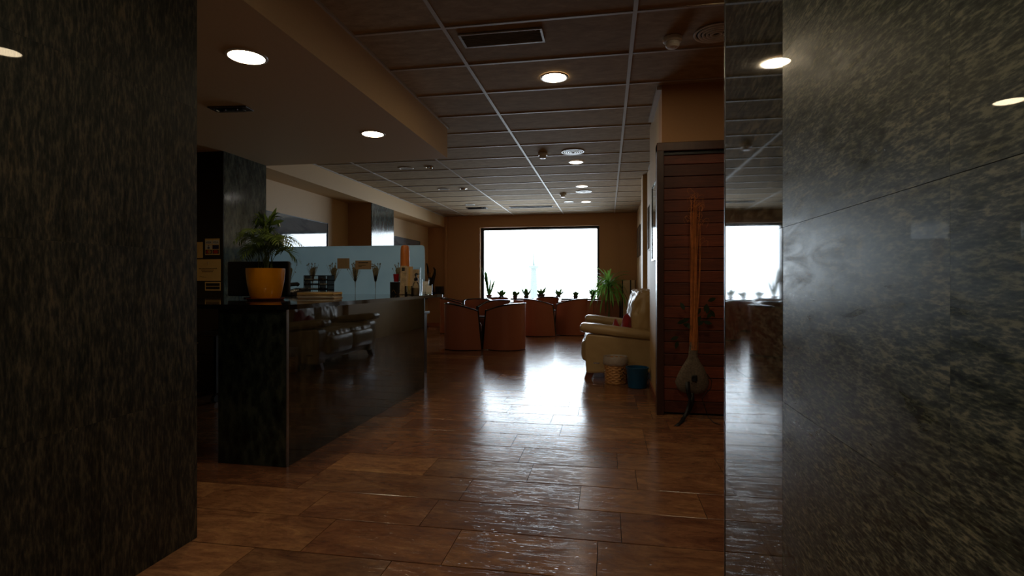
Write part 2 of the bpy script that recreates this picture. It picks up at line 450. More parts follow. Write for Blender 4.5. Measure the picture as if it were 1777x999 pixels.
while y < 12.9:
    x = -4.44-random.choice([0, 0.2, 0.3, 0.4, 0.1, 0.5])
    while x < 2.25:
        w = random.choice([0.6, 0.6, 0.6, 0.6, 0.9])
        x0, x1 = max(x, -4.44), min(x+w, 2.25)
        if x1-x0 > 0.02 and not (y+TD < 2.03 and x1 < -1.76) and not (y > 4.7 and x0 > 0.62) and not (y+TD < 1.95 and x0 > 0.42):
            cells.append((x0, x1, y, min(y+TD, 12.9)))
        x += w
    y += TD; row += 1
def vis(c):
    cx, cy = (c[0]+c[1])/2, (c[2]+c[3])/2
    d = 0.1752*(-cx)+0.9845*cy
    if d < 1.7: return -1
    u = (0.9845*cx+0.1752*cy)/d
    px = 888.5+930*u
    if px < 300 or px > 1300: return -1
    if cx < -1.95 and cy > 3.0 and cx/cy < -0.36: return 0.01/d
    return 1/d
cells.sort(key=vis, reverse=True)
for i, (x0, x1, y0, y1) in enumerate(cells):
    w, d = x1-x0, y1-y0; cx, cy = (x0+x1)/2, (y0+y1)/2
    zz = random.uniform(-0.0003, 0.0003)
    if i < 290:
        o = link('tile', tile_mesh(w, d), floor, (cx, cy, zz), (random.uniform(-.0008,.0008), random.uniform(-.0002,.0002), 0))
    else:
        me = tile_mesh(w, d)
        rest.add([(v.co.x+cx, v.co.y+cy, v.co.z+zz) for v in me.vertices], [tuple(p.vertices) for p in me.polygons])
part('tile_field', rest, 'floor', floor, kind='stuff')

# ============================================================ CEILING
ceil = sbox('ceiling', -4.6, 2.3, -1.4, 13.3, H+0.03, H+0.12, 'ceil_back')
XR = [-4.6, -3.45, -2.245, -1.037, 0.165, 1.365, 2.3]
YR = [3.315+0.6*i for i in range(-8, 17)]
for i in range(len(XR)-1):
    for j in range(len(YR)-1):
        x0, x1 = max(XR[i], -4.44 if YR[j+1] > 0 else -4.6), XR[i+1]
        y0, y1 = YR[j], YR[j+1]
        if x1 <= -1.7 and y1 < 5.45: continue
        if x0 > 1.2 and y0 > 4.5: continue
        me_k = tile_mesh(x1-x0-0.012, y1-y0-0.012, 'ceiling_tile', 0.015, 0.002, 'ceil_tile')
        o = link('ceiling_tile', me_k, ceil, ((x0+x1)/2, (y0+y1)/2, H+0.004), (PI, 0, 0))
for x in XR[1:-1]:
    y0 = 5.45 if x < -1.7 else -1.4
    part('runner_bar', MB().box(x-0.013, x+0.013, y0, 12.9 if x < 1 else 4.6, H-0.004, H+0.012), 'grid', ceil)
for y in YR:
    x0 = -1.66 if y < 5.45 else -4.0
    part('cross_bar', MB().box(x0, 2.3 if y < 4.6 else 0.68, y-0.011, y+0.011, H-0.003, H+0.011), 'grid', ceil)

# soffit over the desk, beam, trims
sbox('wall_soffit', -4.6, -1.664, 2.0, 5.455, S, H+0.03, 'paint_soffit')
sbox('trim_1', -1.664, -1.646, -1.2, 5.47, H-0.012, H+0.004, 'grid')
sbox('trim_2', -4.44, -1.646, 5.455, 5.473, H-0.012, H+0.004, 'grid')
sbox('wall_beam', -4.6, -4.0, 5.46, 12.9, 2.468, H+0.03, 'paint')
sbox('trim_3', -4.0, -3.985, 5.473, 12.9, H-0.012, H+0.004, 'grid')

# ============================================================ WALLS
sbox('wall_left', -4.7, -4.44, 2.0, 13.3, -0.08, H+0.03, 'paint')
wb = MB(); x0, x1, z0, z1 = -3.10, -0.19, 0.665, 2.445
wb.box(-4.7, x0, 12.9, 13.15, -0.08, H+0.03).box(x1, 0.9, 12.9, 13.15, -0.08, H+0.03).box(x0, x1, 12.9, 13.15, -0.08, z0).box(x0, x1, 12.9, 13.15, z1, H+0.03)
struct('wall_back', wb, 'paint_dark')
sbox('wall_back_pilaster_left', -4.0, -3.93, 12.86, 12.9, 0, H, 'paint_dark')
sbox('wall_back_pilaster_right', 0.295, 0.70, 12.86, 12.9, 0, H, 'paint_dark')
# right hand walls: stepped towards the back
struct('wall_right', MB().box(0.445,0.66,4.8505,5.88,-0.08,H+0.03).box(0.445,0.458,4.60,4.8505,-0.08,2.20), 'paint')
sbox('wall_right_recess', 0.59, 0.9, 5.88, 8.40, -0.08, H+0.03, 'paint')
sbox('wall_right_pillar', 0.53, 0.9, 8.40, 8.75, -0.08, H+0.03, 'paint')
sbox('wall_right_rear', 0.68, 0.9, 8.75, 13.15, -0.08, H+0.03, 'paint')
sbox('trim_4', 0.405, 0.447, 4.60, 5.52, H-0.035, H-0.005, 'grid')
sbox('trim_5', 0.575, 0.592, 5.88, 7.9, H-0.03, H-0.004, 'grid')
sbox('baseboard_right', 0.430, 0.445, 4.60, 5.88, 0, 0.07, 'terracotta')
sbox('baseboard_back', -4.44, -4.0, 12.885, 12.9, 0, 0.08, 'terracotta')
sbox('baseboard_left', -4.44, -4.425, 5.46, 12.88, 0, 0.08, 'terracotta')
# wall with the boarded door
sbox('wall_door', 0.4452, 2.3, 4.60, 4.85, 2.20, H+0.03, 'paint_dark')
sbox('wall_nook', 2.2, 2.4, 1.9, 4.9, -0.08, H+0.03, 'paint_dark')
# foyer the camera stands in
sbox('wall_front', -2.0, 2.4, -1.4, -1.2, -0.08, H+0.03, 'foyer')
sbox('trim_6', -0.95, 0.35, -1.2, -1.16, 0, 2.1, 'frame_wood')

# granite clad walls
gl = sbox('wall_left_front', -4.7, -1.760, -1.4, 2.035, -0.08, H+0.03, 'dark')
zl = [0, 0.615, 1.235, 1.85, 2.465, H]
yl = [2.043, 1.595, 1.145, 0.695, 0.245, -0.205, -0.655, -1.2]
for i in range(len(yl)-1):
    for j in range(len(zl)-1):
        part('granite_panel', MB().box(-1.765, -1.747+random.uniform(-.0006,.0006), yl[i+1]+.0002, yl[i]-.0002, zl[j]+.0002, zl[j+1]-.0002), 'granite_left', gl)
for j in range(len(zl)-1):
    for xx in (-1.765, -2.4, -3.0, -3.6):
        part('granite_panel', MB().box(xx-0.62, xx-0.001, 2.035, 2.043, zl[j]+.0006, zl[j+1]-.0006), 'granite_left', gl)
gr = sbox('wall_right_front', 0.425, 2.4, -1.4, 1.985, -0.08, H+0.03, 'dark')
zr = [0, 0.41, 0.82, 1.233, 1.643, 2.053, 2.463, H]
yr = [2.0, 1.367, 0.735, 0.103, -0.53, -1.2]
for i in range(len(yr)-1):
    for j in range(len(zr)-1):
        part('granite_panel', MB().box(0.41+(0 if i == 0 else random.uniform(0,.0006)), 0.43, yr[i+1]+.0002, yr[i]-.0002, zr[j]+.0004, zr[j+1]-.0004), 'granite_mirror' if i == 0 else 'granite_right', gr,
             label='mirror-polished granite panel' if i == 0 else None)
part('edge_strip', MB().box(0.408, 0.43, 2.0, 2.004, 0, H), 'steel_edge', gr)

# granite clad columns by the desk
c1 = sbox('wall_column_front', -4.5, -3.79, 4.775, 5.44, -0.08, S+0.02, 'dark')
part('granite_panel', MB().box(-3.79, -3.775, 4.775, 5.445, 0, S), 'granite_column', c1)
part('black_panel', MB().box(-4.44, -3.776, 4.762, 4.776, 0, S), 'black_glass', c1)
c2 = sbox('wall_column_rear', -4.5, -4.012, 8.672, 9.633, -0.08, 2.48, 'paint_dark')
part('granite_panel', MB().box(-4.012, -3.998, 8.668, 9.636, 0, 2.468), 'granite_column', c2)

# ============================================================ WINDOW
win = bpy.data.objects.new('window_1', None); C.objects.link(win); win['kind'] = 'structure'; win.location = (-1.645, 13.08, 0.665)
def wpart(nm, x0, x1, y0, y1, z0, z1, mat, bevel=0):
    return part(nm, MB().box(x0+1.645, x1+1.645, y0-13.08, y1-13.08, z0-0.665, z1-0.665), mat, win, bevel)
for a in ((-3.10,-3.03,0.665,2.445), (-0.245,-0.19,0.665,2.445)):
    wpart('window_frame', a[0], a[1], 13.04, 13.10, a[2], a[3], 'window_frame')
wpart('window_frame', -3.03, -0.245, 13.04, 13.10, 2.385, 2.445, 'window_frame')
wpart('window_frame', -3.03, -0.245, 13.04, 13.10, 0.665, 0.70, 'window_frame')
wpart('blind_case', -1.95, -0.245, 12.99, 13.04, 2.395, 2.445, 'window_frame', 0.004)
wpart('pane', -3.03, -0.245, 13.068, 13.074, 0.70, 2.385, 'glass')
# deep sill bench below the window
bench = thing('window_bench', 'long terracotta panelled bench ledge below the big window', 'bench', (-1.85, 12.79, 0))
part('ledge', MB().box(-2.08, 2.145, -0.12, 0.11, 0.645, 0.668), 'terracotta', bench, 0.003)
xx = -2.07
while xx < 2.1:
    part('front_panel', MB().box(xx+0.003, min(xx+0.6, 2.14)-0.003, -0.105, -0.085, 0.03, 0.645), 'terracotta', bench, 0.002); xx += 0.6
part('plinth', MB().box(-2.07, 2.14, -0.085, 0.11, 0, 0.645), 'dark', bench)

# pale tower beyond the window
tw = thing('distant_tower', 'faint pale tower with a thin spire far outside the window', 'tower', (-40.9, 300, -40))
part('shaft', MB().lathe([(3.0,0),(2.0,40),(1.5,49),(1.5,50)], 10), 'stained', tw)
part('cornice', MB().lathe([(1.6,48.5),(3.0,49.2),(3.0,50),(1.2,50.4)], 10), 'stained', tw)
part('spire', MB().lathe([(0.7,50),(0.25,58)], 8), 'stained', tw)

# ============================================================ DOOR with boards
door = bpy.data.objects.new('door_1', None); C.objects.link(door); door['kind'] = 'structure'; door.location = (0.9, 4.6, 0)
def dpart(nm, x0, x1, y0, y1, z0, z1, mat, bevel=0.002):
    return part(nm, MB().box(x0-0.9, x1-0.9, y0-4.6, y1-4.6, z0, z1), mat, door, bevel)
dpart('door_jamb', 0.405, 0.462, 4.587, 4.72, 0, 2.256, 'frame_wood', 0.004)
dpart('door_jamb', 1.75, 1.81, 4.587, 4.72, 0, 2.256, 'frame_wood', 0.004)
dpart('door_lintel', 0.405, 1.81, 4.586, 4.72, 2.187, 2.258, 'frame_wood', 0.004)
dpart('door_backing', 0.46, 1.76, 4.66, 4.70, 0, 2.19, 'dark', 0)
nb = 22
for i in range(nb):
    z0 = 0.015+i*(2.165/nb); z1 = z0+2.165/nb
    dpart('board', 0.463, 1.75, 4.632+random.uniform(-.002,.002), 4.665, z0+0.0022, z1-0.0022, 'board', 0.0035)
dpart('track', 0.463, 1.75, 4.615, 4.632, 2.16, 2.187, 'black_plastic', 0)
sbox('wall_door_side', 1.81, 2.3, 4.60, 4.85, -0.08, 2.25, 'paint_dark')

# dried stalk bouquet in a felt pouch hanging on the door
bq = thing('hanging_bouquet', 'tall dried orange stalks in a grey felt pouch hung on the boarded door', 'bouquet', (0.69, 4.55, 0))
pouch = MB(); vs = []; fs = []; n = 20
prof = [(0.03,0.615),(0.034,0.56),(0.036,0.50),(0.055,0.46),(0.088,0.41),(0.115,0.35),(0.128,0.29),(0.118,0.24),(0.09,0.205),(0.04,0.195),(0.0,0.195)]
for k, (r, z) in enumerate(prof):
    for i in range(n):
        a = 2*PI*i/n
        rr = r*(1+0.10*noise.noise(Vector((math.cos(a)*2, math.sin(a)*2, z*9)))+0.05*math.sin(a*5)*(1 if z > 0.3 else 0.4))
        lean = -0.012*(1-abs(z-0.3)/0.3)
        vs.append((rr*math.cos(a)+lean, rr*math.sin(a)*0.30, z))
for k in range(len(prof)-1):
    for i in range(n):
        j = (i+1)%n; fs.append((k*n+j, k*n+i, (k+1)*n+i, (k+1)*n+j))
part('pouch', pouch.add(vs, fs, True), 'felt', bq, sharp=70)
part('knot', MB().cushion(0.0,-0.052,0.33,0.045,0.025,0.05,0.012,6,0.006,60), 'ribbon', bq)
for k in range(46):
    b = MB(); a = random.uniform(-1, 1); bx = 0.022*a
    top = random.uniform(1.55, 1.83); sp = random.gauss(0.004, 0.013)
    if k > 40: sp = random.uniform(0.05, 0.085); top = random.uniform(1.3, 1.75)
    yy = random.uniform(-0.012, 0.012)
    pts = []
    for t in [i/9 for i in range(10)]:
        z = 0.55+t*(top-0.55)
        xo = bx+sp*t**1.6+0.012*math.sin(t*3+k)
        if k > 40: xo = bx+sp*math.sin(t*PI*0.62)
        pts.append((xo, yy-0.01*t, z))
    # curled tip
    cr = random.uniform(0.02, 0.075)*random.choice([-1,1,1]); lx, ly, lz = pts[-1]
    for i in range(1, 6):
        pts.append((lx+cr*math.sin(i*0.42)+0.005*math.sin(i*2+k), ly-0.003*i, min(1.88, lz+0.022*math.sin(i*0.7)*abs(cr)*30)))
    part('stalk', b.tube(pts, 0.0026, 4, 0.0009), 'straw', bq)
rb = MB(); rb.ribbon([(-0.055,-0.05,0.30),(-0.05,-0.055,0.22),(-0.03,-0.05,0.16),(-0.05,-0.06,0.08),(-0.08,-0.09,0.03),(-0.12,-0.18,0.006),(-0.17,-0.29,0.003)], 0.035, (1,0.1,0.1))
rb.ribbon([(-0.02,-0.05,0.21),(-0.015,-0.052,0.14),(-0.04,-0.055,0.07),(-0.07,-0.05,0.02),(-0.10,-0.06,0.004)], 0.03, (1,-0.1,0))
o = part('ribbon', rb, 'ribbon', bq); sm = o.modifiers.new('thick', 'SOLIDIFY'); sm.thickness = 0.002
part('cord', MB().tube([(0.10,-0.03,0.36),(0.135,-0.03,0.31),(0.13,-0.03,0.25),(0.08,-0.04,0.20),(0.06,-0.04,0.17),(0.075,-0.05,0.11),(0.10,-0.08,0.03),(0.13,-0.14,0.004),(0.17,-0.20,0.004)], 0.0035, 6), 'ribbon', bq)
for k in range(16):
    a = random.uniform(0, 2*PI); cx, cz = (-0.07 if k % 2 else 0.08)+random.gauss(0,.03), 0.83+random.gauss(0,.09)
    L = 0.07; d = Vector((math.cos(a), 0.1, math.sin(a)))
    pts = [Vector((cx,0.0,cz))+d*L*t for t in (0,.33,.66,1)]
    part('dark_leaf', MB().ribbon(pts, 0.035, tuple(Vector((-d.z,0,d.x))), lambda t: math.sin(PI*min(1,t*0.95+0.05))), 'dark_leaf', bq)

# ============================================================ RECEPTION DESK
desk = thing('reception_desk', 'dark polished granite reception desk with black countertop', 'desk', (-1.88, 2.915, 0))
def kpart(nm, x0, x1, y0, y1, z0, z1, mat, bevel=0.0015, **kw):
    return part(nm, MB().box(x0+1.88, x1+1.88, y0-2.915, y1-2.915, z0, z1), mat, desk, bevel, **kw)
kpart('front_panel', -1.90, -1.88, 2.930, 5.345, 0, 0.938, 'granite_desk')
kpart('end_panel', -2.339, -1.8835, 2.905, 2.925, 0, 0.938, 'granite_desk_end')
kpart('edge_strip', -1.8835, -1.8795, 2.905, 2.9295, 0, 0.938, 'steel_edge', 0)
kpart('inner_panel', -2.339, -2.32, 2.925, 5.30, 0.0, 0.938, 'black_glass')
kpart('rear_panel', -2.339, -1.90, 5.325, 5.345, 0, 0.938, 'granite_desk_end')
pts = [(-3.70,2.88),(-1.92,2.865),(-1.862,2.90),(-1.845,2.96),(-1.79,5.50),(-1.765,5.60),(-1.775,5.645),(-1.82,5.66),(-3.40,5.58),(-3.40,3.48),(-3.70,3.48)]
part('countertop', MB().prism([(x+1.88, y-2.915) for x, y in pts], 0.940, 0.968), 'black_stone', desk, 0.008)
kpart('bracket', -3.66, -3.62, 2.95, 3.45, 0.0, 0.94, 'black_glass')

# low worktop behind, carries the glass screen
wt = thing('rear_worktop', 'low dark worktop behind the reception counter', 'desk', (-3.1, 5.98, 0))
part('top', MB().box(-0.98, 0.96, -0.27, 0.30, 0.72, 0.75), 'black_plastic', wt, 0.003)
for sx in (-0.95, 0.90): part('side_panel', MB().box(sx, sx+0.03, -0.25, 0.28, 0, 0.72), 'black_plastic', wt)

# frosted screen
scr = thing('glass_screen', 'pale blue frosted glass screen with printed wheat sheaves behind the counter', 'screen', (-3.07, 5.88, 0.75))
R = 0.04; pts = [(-1.005, 0), (1.005, 0)]
for i in range(7):
    a = i/6*PI/2; pts.append((1.005-R+R*math.cos(a), 0.777-R+R*math.sin(a)))
pts += [(-1.005, 0.777)]
mb = MB(); nn = len(pts)
mb.add([(x,-0.005,z) for x,z in pts]+[(x,0.005,z) for x,z in pts], [tuple(range(nn)), tuple(range(nn,2*nn))[::-1]]+[((i+1)%nn,i,i+nn,(i+1)%nn+nn) for i in range(nn)])
part('pane', mb, 'frosted', scr)
for k, (sx, hz) in enumerate([(-0.69,0), (-0.39,1), (-0.115,0), (0.156,1), (0.408,1), (0.69,0)]):
    b = MB(); rnd = random.Random(k)
    b.add([(sx-0.012,-0.0068,0.36),(sx+0.012,-0.0068,0.36),(sx+0.040,-0.0068,0.50),(sx+0.028,-0.0068,0.525),(sx-0.02,-0.0068,0.52),(sx-0.038,-0.0068,0.49)], [(0,1,2,3,4,5)])
    for q in range(26):
        a = rnd.gauss(0, 0.24); L = rnd.uniform(0.13, 0.22)
        p0 = Vector((sx+rnd.uniform(-.012,.012), -0.007, 0.36)); p1 = p0+Vector((math.sin(a)*L, 0, math.cos(a)*L))
        s_ = 0.0022; b.add([(p0.x-s_,-0.007,p0.z),(p0.x+s_,-0.007,p0.z),(p1.x+s_*.6,-0.007,p1.z),(p1.x-s_*.6,-0.007,p1.z)], [(0,1,2,3)])
        if q % 2:
            b.add([(p1.x+0.008*math.cos(t*PI/3), -0.0072, p1.z+0.009*math.sin(t*PI/3)) for t in range(6)], [tuple(range(6))])
    b.add([(sx-0.006,-0.007,0.37),(sx+0.006,-0.007,0.37),(sx+0.002,-0.007,0.26),(sx-0.002,-0.007,0.26)], [(3,2,1,0)])
    b.add([(sx-0.0022,-0.007,0.27),(sx+0.0022,-0.007,0.27),(sx+0.0018,-0.007,0.0),(sx-0.0018,-0.007,0.0)], [(3,2,1,0)])
    part('wheat_print', b, 'wheat', scr)
for k, (x0, x1, z0, z1, lb) in enumerate([(-3.141,-2.987,1.26,1.383,'plain kraft card taped to the frosted screen'), (-2.914,-2.712,1.252,1.355,'wider kraft card with printed lines on the frosted screen')]):
    cd = thing('kraft_card', lb, 'card', ((x0+x1)/2, 5.872, z0)); w = (x1-x0)/2
    part('card', MB().box(-w, w, -0.001, 0.0, 0, z1-z0), 'kraft', cd)
    if k == 0: part('fold_line', MB().box(0.03, 0.033, -0.0016, -0.001, 0.005, z1-z0-0.005), 'wheat', cd)
    else:
        for q, (ww, zz) in enumerate([(0.06,0.072),(0.045,0.045),(0.02,0.028)]):
            part('printed_line', MB().box(-0.06, -0.06+ww*2, -0.0016, -0.001, zz, zz+(0.010 if q == 0 else 0.005)), 'ink', cd)

# ---- things on the counter
CZ = 0.968
pot = thing('potted_palm', 'potted parlour palm in an amber ceramic pot on the counter', 'plant', (-2.535, 3.65, CZ))
part('saucer', MB().lathe([(0.0,0),(0.125,0),(0.137,0.014),(0.133,0.016),(0.118,0.006),(0.0,0.006)], 32, cap=False), 'saucer', pot)
part('pot', MB().lathe([(0.0,0.008),(0.098,0.008),(0.110,0.03),(0.130,0.13),(0.138,0.21),(0.138,0.238),(0.131,0.238),(0.129,0.21)], 40, cap=False), 'pot_yellow', pot)
part('soil', MB().lathe([(0.131,0.215),(0.06,0.222),(0.0,0.222)], 24, cap=False), 'soil', pot)
def frond(base, az, L, rise, droop, nl, lw, ll, mat='palm'):
    b = MB(); pts = []; d = Vector((math.cos(az), math.sin(az), 0))
    for i in range(13):
        t = i/12
        pts.append(Vector(base)+d*(L*(0.18*t+0.82*t**1.7))+Vector((0,0,rise*math.sin(t*PI*0.62)-droop*t**3)))
    b.tube(pts, 0.0028, 5, 0.0008)
    for i in range(nl):
        t = 0.34+0.66*(i+0.5)/nl; k = min(11, int(t*12)); p = pts[k].lerp(pts[k+1], t*12-k)
        tn = (pts[k+1]-pts[k]).normalized(); sd = tn.cross(Vector((0,0,1)))
        if sd.length < 0.1: sd = Vector((1,0,0))
        sd.normalize()
        for sg in (-1, 1):
            l = ll*(math.sin(PI*(0.18+0.74*(i/nl))))*random.uniform(0.85,1.1)
            dr = (sd*sg*0.8+tn*0.75+Vector((0,0,0.12))).normalized()
            q = [p, p+dr*l*0.35, p+dr*l*0.7+Vector((0,0,-0.12*l)), p+dr*l+Vector((0,0,-0.35*l))]
            wd = dr.cross(Vector((0,0,1))).normalized()*0.8+Vector((0,0,0.35*sg))
            b.ribbon(q, lw, tuple(wd), lambda t: (0.35,1,0.8,0.05)[min(3, int(round(t*3)))])
    return b
rr = random.Random(3)
for k in range(24):
    az = k*2.399+rr.uniform(-.2,.2)
    L = rr.uniform(0.16, 0.33); rise = rr.uniform(0.22, 0.42); 
    if k % 4 == 0: L = rr.uniform(0.06, 0.14); rise = rr.uniform(0.36, 0.47)
    bs = (rr.uniform(-.04,.04), rr.uniform(-.04,.04), 0.19)
    part('frond', frond(bs, az, L, rise, rr.uniform(0.0,0.13), 15, 0.012, rr.uniform(0.10,0.145)), 'palm', pot)
# tall shoot with broad leaves
tb = MB(); tb.tube([(0.02,0,0.2),(0.03,0,0.40),(0.025,0,0.57),(0.03,0,0.62)], 0.004, 6, 0.002)
part('tall_stem', tb, 'stem', pot)
for a, l, w in ((1.05,0.15,0.034),(1.9,0.10,0.022),(0.42,0.15,0.032),(2.5,0.08,0.02),(1.4,0.08,0.02)):
    p = Vector((0.03,0,0.56)); d = Vector((math.cos(a),-0.15,math.sin(a)))
    q = [p+d*l*t+Vector((0,0,-0.03*t*t if a < 1 else 0)) for t in (0,.25,.5,.75,1)]
    part('broad_leaf', MB().ribbon(q, w, tuple(Vector((-d.z,-0.3,d.x)).normalized()), lambda t: math.sin(PI*min(.98,t*0.9+0.08))), 'palm', pot)

# stack of magazines
for k in range(6):
    mg = MB().box(-0.15, 0.15, -0.105, 0.105, 0, 0.0085)
    o = part('magazine', mg, ['kraft','paper_white','leaflet','kraft','paper','leaflet'][k], None, 0.001)
    o.location = (-2.36+random.uniform(-.006,.006), 4.12+random.uniform(-.006,.006), CZ+k*0.0087); o.rotation_euler = (0,0,0.15+random.uniform(-.05,.05))
    tag(o, ['kraft covered magazine at the bottom of the stack right of the amber pot','white magazine second from the bottom of the stack by the amber pot','tan printed magazine third from the bottom of the stack by the amber pot','kraft magazine third from the top of the stack by the amber pot','yellowish magazine second from the top of the stack by the amber pot','tan printed magazine on top of the stack by the amber pot'][k], 'magazine', 'magazines stacked beside the amber pot')

# telephone behind the pot
ph = thing('desk_phone', 'black desk telephone on the counter between palm and drawer box', 'phone', (-3.16, 5.02, CZ), -0.3)
vs = [(-.09,-.1,0),(.09,-.1,0),(.09,.1,0),(-.09,.1,0),(-.09,-.1,.03),(.09,-.1,.03),(.09,.1,.075),(-.09,.1,.075)]
part('body', MB().add(vs, [(0,3,2,1),(4,5,6,7),(0,1,5,4),(1,2,6,5),(2,3,7,6),(3,0,4,7)]), 'black_plastic', ph, 0.006)
part('handset', MB().tube([(-.06,-.10,.07),(-.06,-.085,.085),(-.06,0,.108),(-.06,.085,.115),(-.06,.10,.105)], 0.02, 10), 'black_plastic', ph)
part('display', MB().box(-.01,.07,.02,.07,.062,.070), 'steel_edge', ph, rot=(0.0,0,0))
for i in range(3):
    for j in range(4): part('key', MB().box(-.005+i*.027,.013+i*.027,-.08+j*.022,-.066+j*.022,.036+j*.0049,.042+j*.0049), 'white_plastic', ph)

# drawer organiser
og = thing('drawer_organiser', 'black desktop box of small clear drawers in front of the frosted screen', 'organiser', (-3.07, 5.34, CZ), 0.0)
w = 0.14
for a in ((-w,-w+.008,0,.205),(w-.008,w,0,.205),(0.030,0.043,0,.20)):
    part('side', MB().box(a[0],a[1],-0.07,0.07,a[2],a[3]), 'black_plastic', og)
for z in (0,.05,.10,.15,.20): part('shelf', MB().box(-w,w,-0.07,0.07,z,z+.007), 'black_plastic', og)
for r_ in range(4):
    z = 0.008+r_*0.05
    for (a, b) in ((-w+.01,-0.058),(-0.054,0.028),(0.045,w-.01)):
        dr = part('drawer', MB().box(a,b,-0.072,-0.068,z,z+.040), 'acrylic', og)
        part('drawer_tray', MB().box(a,b,-0.06,0.062,z,z+.012), 'black_plastic' if (r_+int(a*100)) % 2 else 'paper_white', dr)  # white trays stand in for light showing through the clear drawers
        part('knob', MB().box((a+b)/2-.008,(a+b)/2+.008,-0.078,-0.072,z+.004,z+.009), 'steel_edge', dr)

# black monitor left of pot
mo = thing('monitor', 'black low screen unit seen from behind between the amber pot and the black column', 'monitor', (-2.83, 3.99, CZ), 0.05)
part('stand', MB().box(-.10,.10,-.06,.08,0,.010).box(-.03,.03,0.0,.03,.010,.08), 'black_plastic', mo, 0.003)
part('casing', MB().box(-.27,.27,-.022,.018,.02,.305), 'black_plastic', mo, 0.010)
part('screen', MB().box(-.25,.25,.0181,.019,.04,.29), 'black_glass', mo)
# pedestal on castors
pd = thing('drawer_pedestal', 'dark drawer pedestal on castors under the counter beside the granite end panel', 'cabinet', (-3.72, 4.52, 0))
part('body', MB().box(-.22,.22,-.2,.2,.09,.62), 'black_plastic', pd, 0.004)
for i in range(3):
    f_ = part('drawer', MB().box(-.21,.21,-.215,-.2,.10+i*.172,.265+i*.172), 'black_glass', pd, 0.003)
    part('handle', MB().box(-.06,.06,-.228,-.215,.20+i*.172,.212+i*.172), 'steel_edge', f_)
for sx in (-.17,.17):
    for sy in (-.15,.15):
        part('castor', MB().tube([(sx-.018,sy,.033),(sx+.018,sy,.033)], .033, 14).box(sx-.012,sx+.012,sy-.012,sy+.012,.06,.09), 'black_plastic', pd)

# orange wooden upright, leaflets, cup, box, dispenser, stands at the far end of the counter
up = thing('wooden_upright', 'tall orange wooden rounded post with domed top standing on the counter end', 'ornament', (-2.165, 5.53, CZ))
part('post', MB().lathe([(0.050,0),(0.053,0.03),(0.052,0.25),(0.050,0.44),(0.047,0.50),(0.040,0.525),(0.02,0.535)], 24), 'orange_wood', up)
part('base', MB().lathe([(0.065,0),(0.065,0.008),(0.055,0.012)], 24), 'orange_wood', up)
lr = thing('leaflet_rack', 'clear leaflet rack full of tan brochures before the orange post', 'rack', (-2.06, 5.38, CZ), 0.2)
part('back_plate', MB().box(-.11,.11,.03,.034,0,.30, Matrix.Rotation(-0.18,4,'X')), 'acrylic', lr)
part('tray', MB().box(-.11,.11,-.05,.03,0,.004).box(-.11,.11,-.054,-.05,0,.05), 'acrylic', lr)
for k, (a, b, m_, hh) in enumerate([(-.10,-.035,'leaflet',.31),(-.033,.03,'kraft',.30),(.032,.10,'leaflet',.27)]):
    lf = thing('brochure', ['tan brochure with a dark emblem, leftmost in the leaflet rack','brochure with an ochre stripe, middle of the leaflet rack','brochure with dark swirl print, rightmost in the leaflet rack'][k], 'brochure', (-2.06, 5.38, CZ+0.006), 0.2)
    Rm = Matrix.Rotation(-0.20,4,'X')
    part('cover', MB().box(a,b,.0,.012,0,hh,Rm), m_, lf)
    if k == 0: part('emblem', MB().box(a+.012,a+.045,-.001,0,hh-.06,hh-.02,Rm), 'ink', lf)
    if k == 1: part('stripe', MB().box(a+.02,a+.035,-.001,0,0.02,hh-.01,Rm), 'yellow_print', lf)
    if k == 2: part('swirl', MB().tube([Rm @ Vector((a+.035+.02*math.cos(t*.8)*(1-t/14),-.002,hh-.06+.02*math.sin(t*.8)*(1-t/14))) for t in range(12)], .004, 5), 'ink', lf)
cupr = tag(part('red_cup', MB().lathe([(0.024,0),(0.033,0.085),(0.030,0.085),(0.022,0.006)], 20), 'red_gloss', None), 'small red cup on top of the black box left of the orange post', 'cup')
cupr.location = (-2.262, 5.52, CZ+0.137)
bx_ = thing('black_box', 'small black box with gold fan mark beside the orange post', 'box', (-2.27, 5.52, CZ))
part('body', MB().box(-.045,.045,-.045,.045,0,.135), 'black_plastic', bx_, 0.003)
part('emblem', MB().tube([(-.02+.008*i, -.046, .03+.02*math.sin(i*.8)) for i in range(7)], .003, 5), 'gold', bx_)
pb = thing('soap_dispenser', 'clear hand gel bottle with black pump on the counter end', 'bottle', (-1.94, 5.26, CZ))
part('bottle', MB().lathe([(0.033,0),(0.036,0.01),(0.036,0.105),(0.028,0.125),(0.014,0.138),(0.014,0.15)], 20), 'acrylic', pb)
part('gel', MB().lathe([(0.032,0.002),(0.034,0.01),(0.034,0.075),(0,0.075)], 18, cap=False), 'kraft', pb)
part('pump', MB().lathe([(0.019,0.148),(0.021,0.152),(0.021,0.172),(0.010,0.182),(0.006,0.19),(0.006,0.212),(0.013,0.214),(0.013,0.22)], 16).box(0.0,0.04,-.006,.006,.214,.221), 'black_plastic', pb)
gv = thing('glass_tumbler', 'clear square glass tumbler left of the gel bottle on the counter', 'glass', (-1.99, 5.20, CZ))
part('wall', MB().box(-.035,.035,-.035,-.032,0,.095).box(-.035,.035,.032,.035,0,.095).box(-.035,-.032,-.032,.032,0,.095).box(.032,.035,-.032,.032,0,.095).box(-.032,.032,-.032,.032,0,.012), 'acrylic', gv)
part('sprig', MB().tube([(0,0,.012),(-.01,0,.05),(-.02,0,.09)], .003,5).tube([(0,0,.012),(.01,0,.05),(.02,0,.08)], .003,5), 'stem', gv)
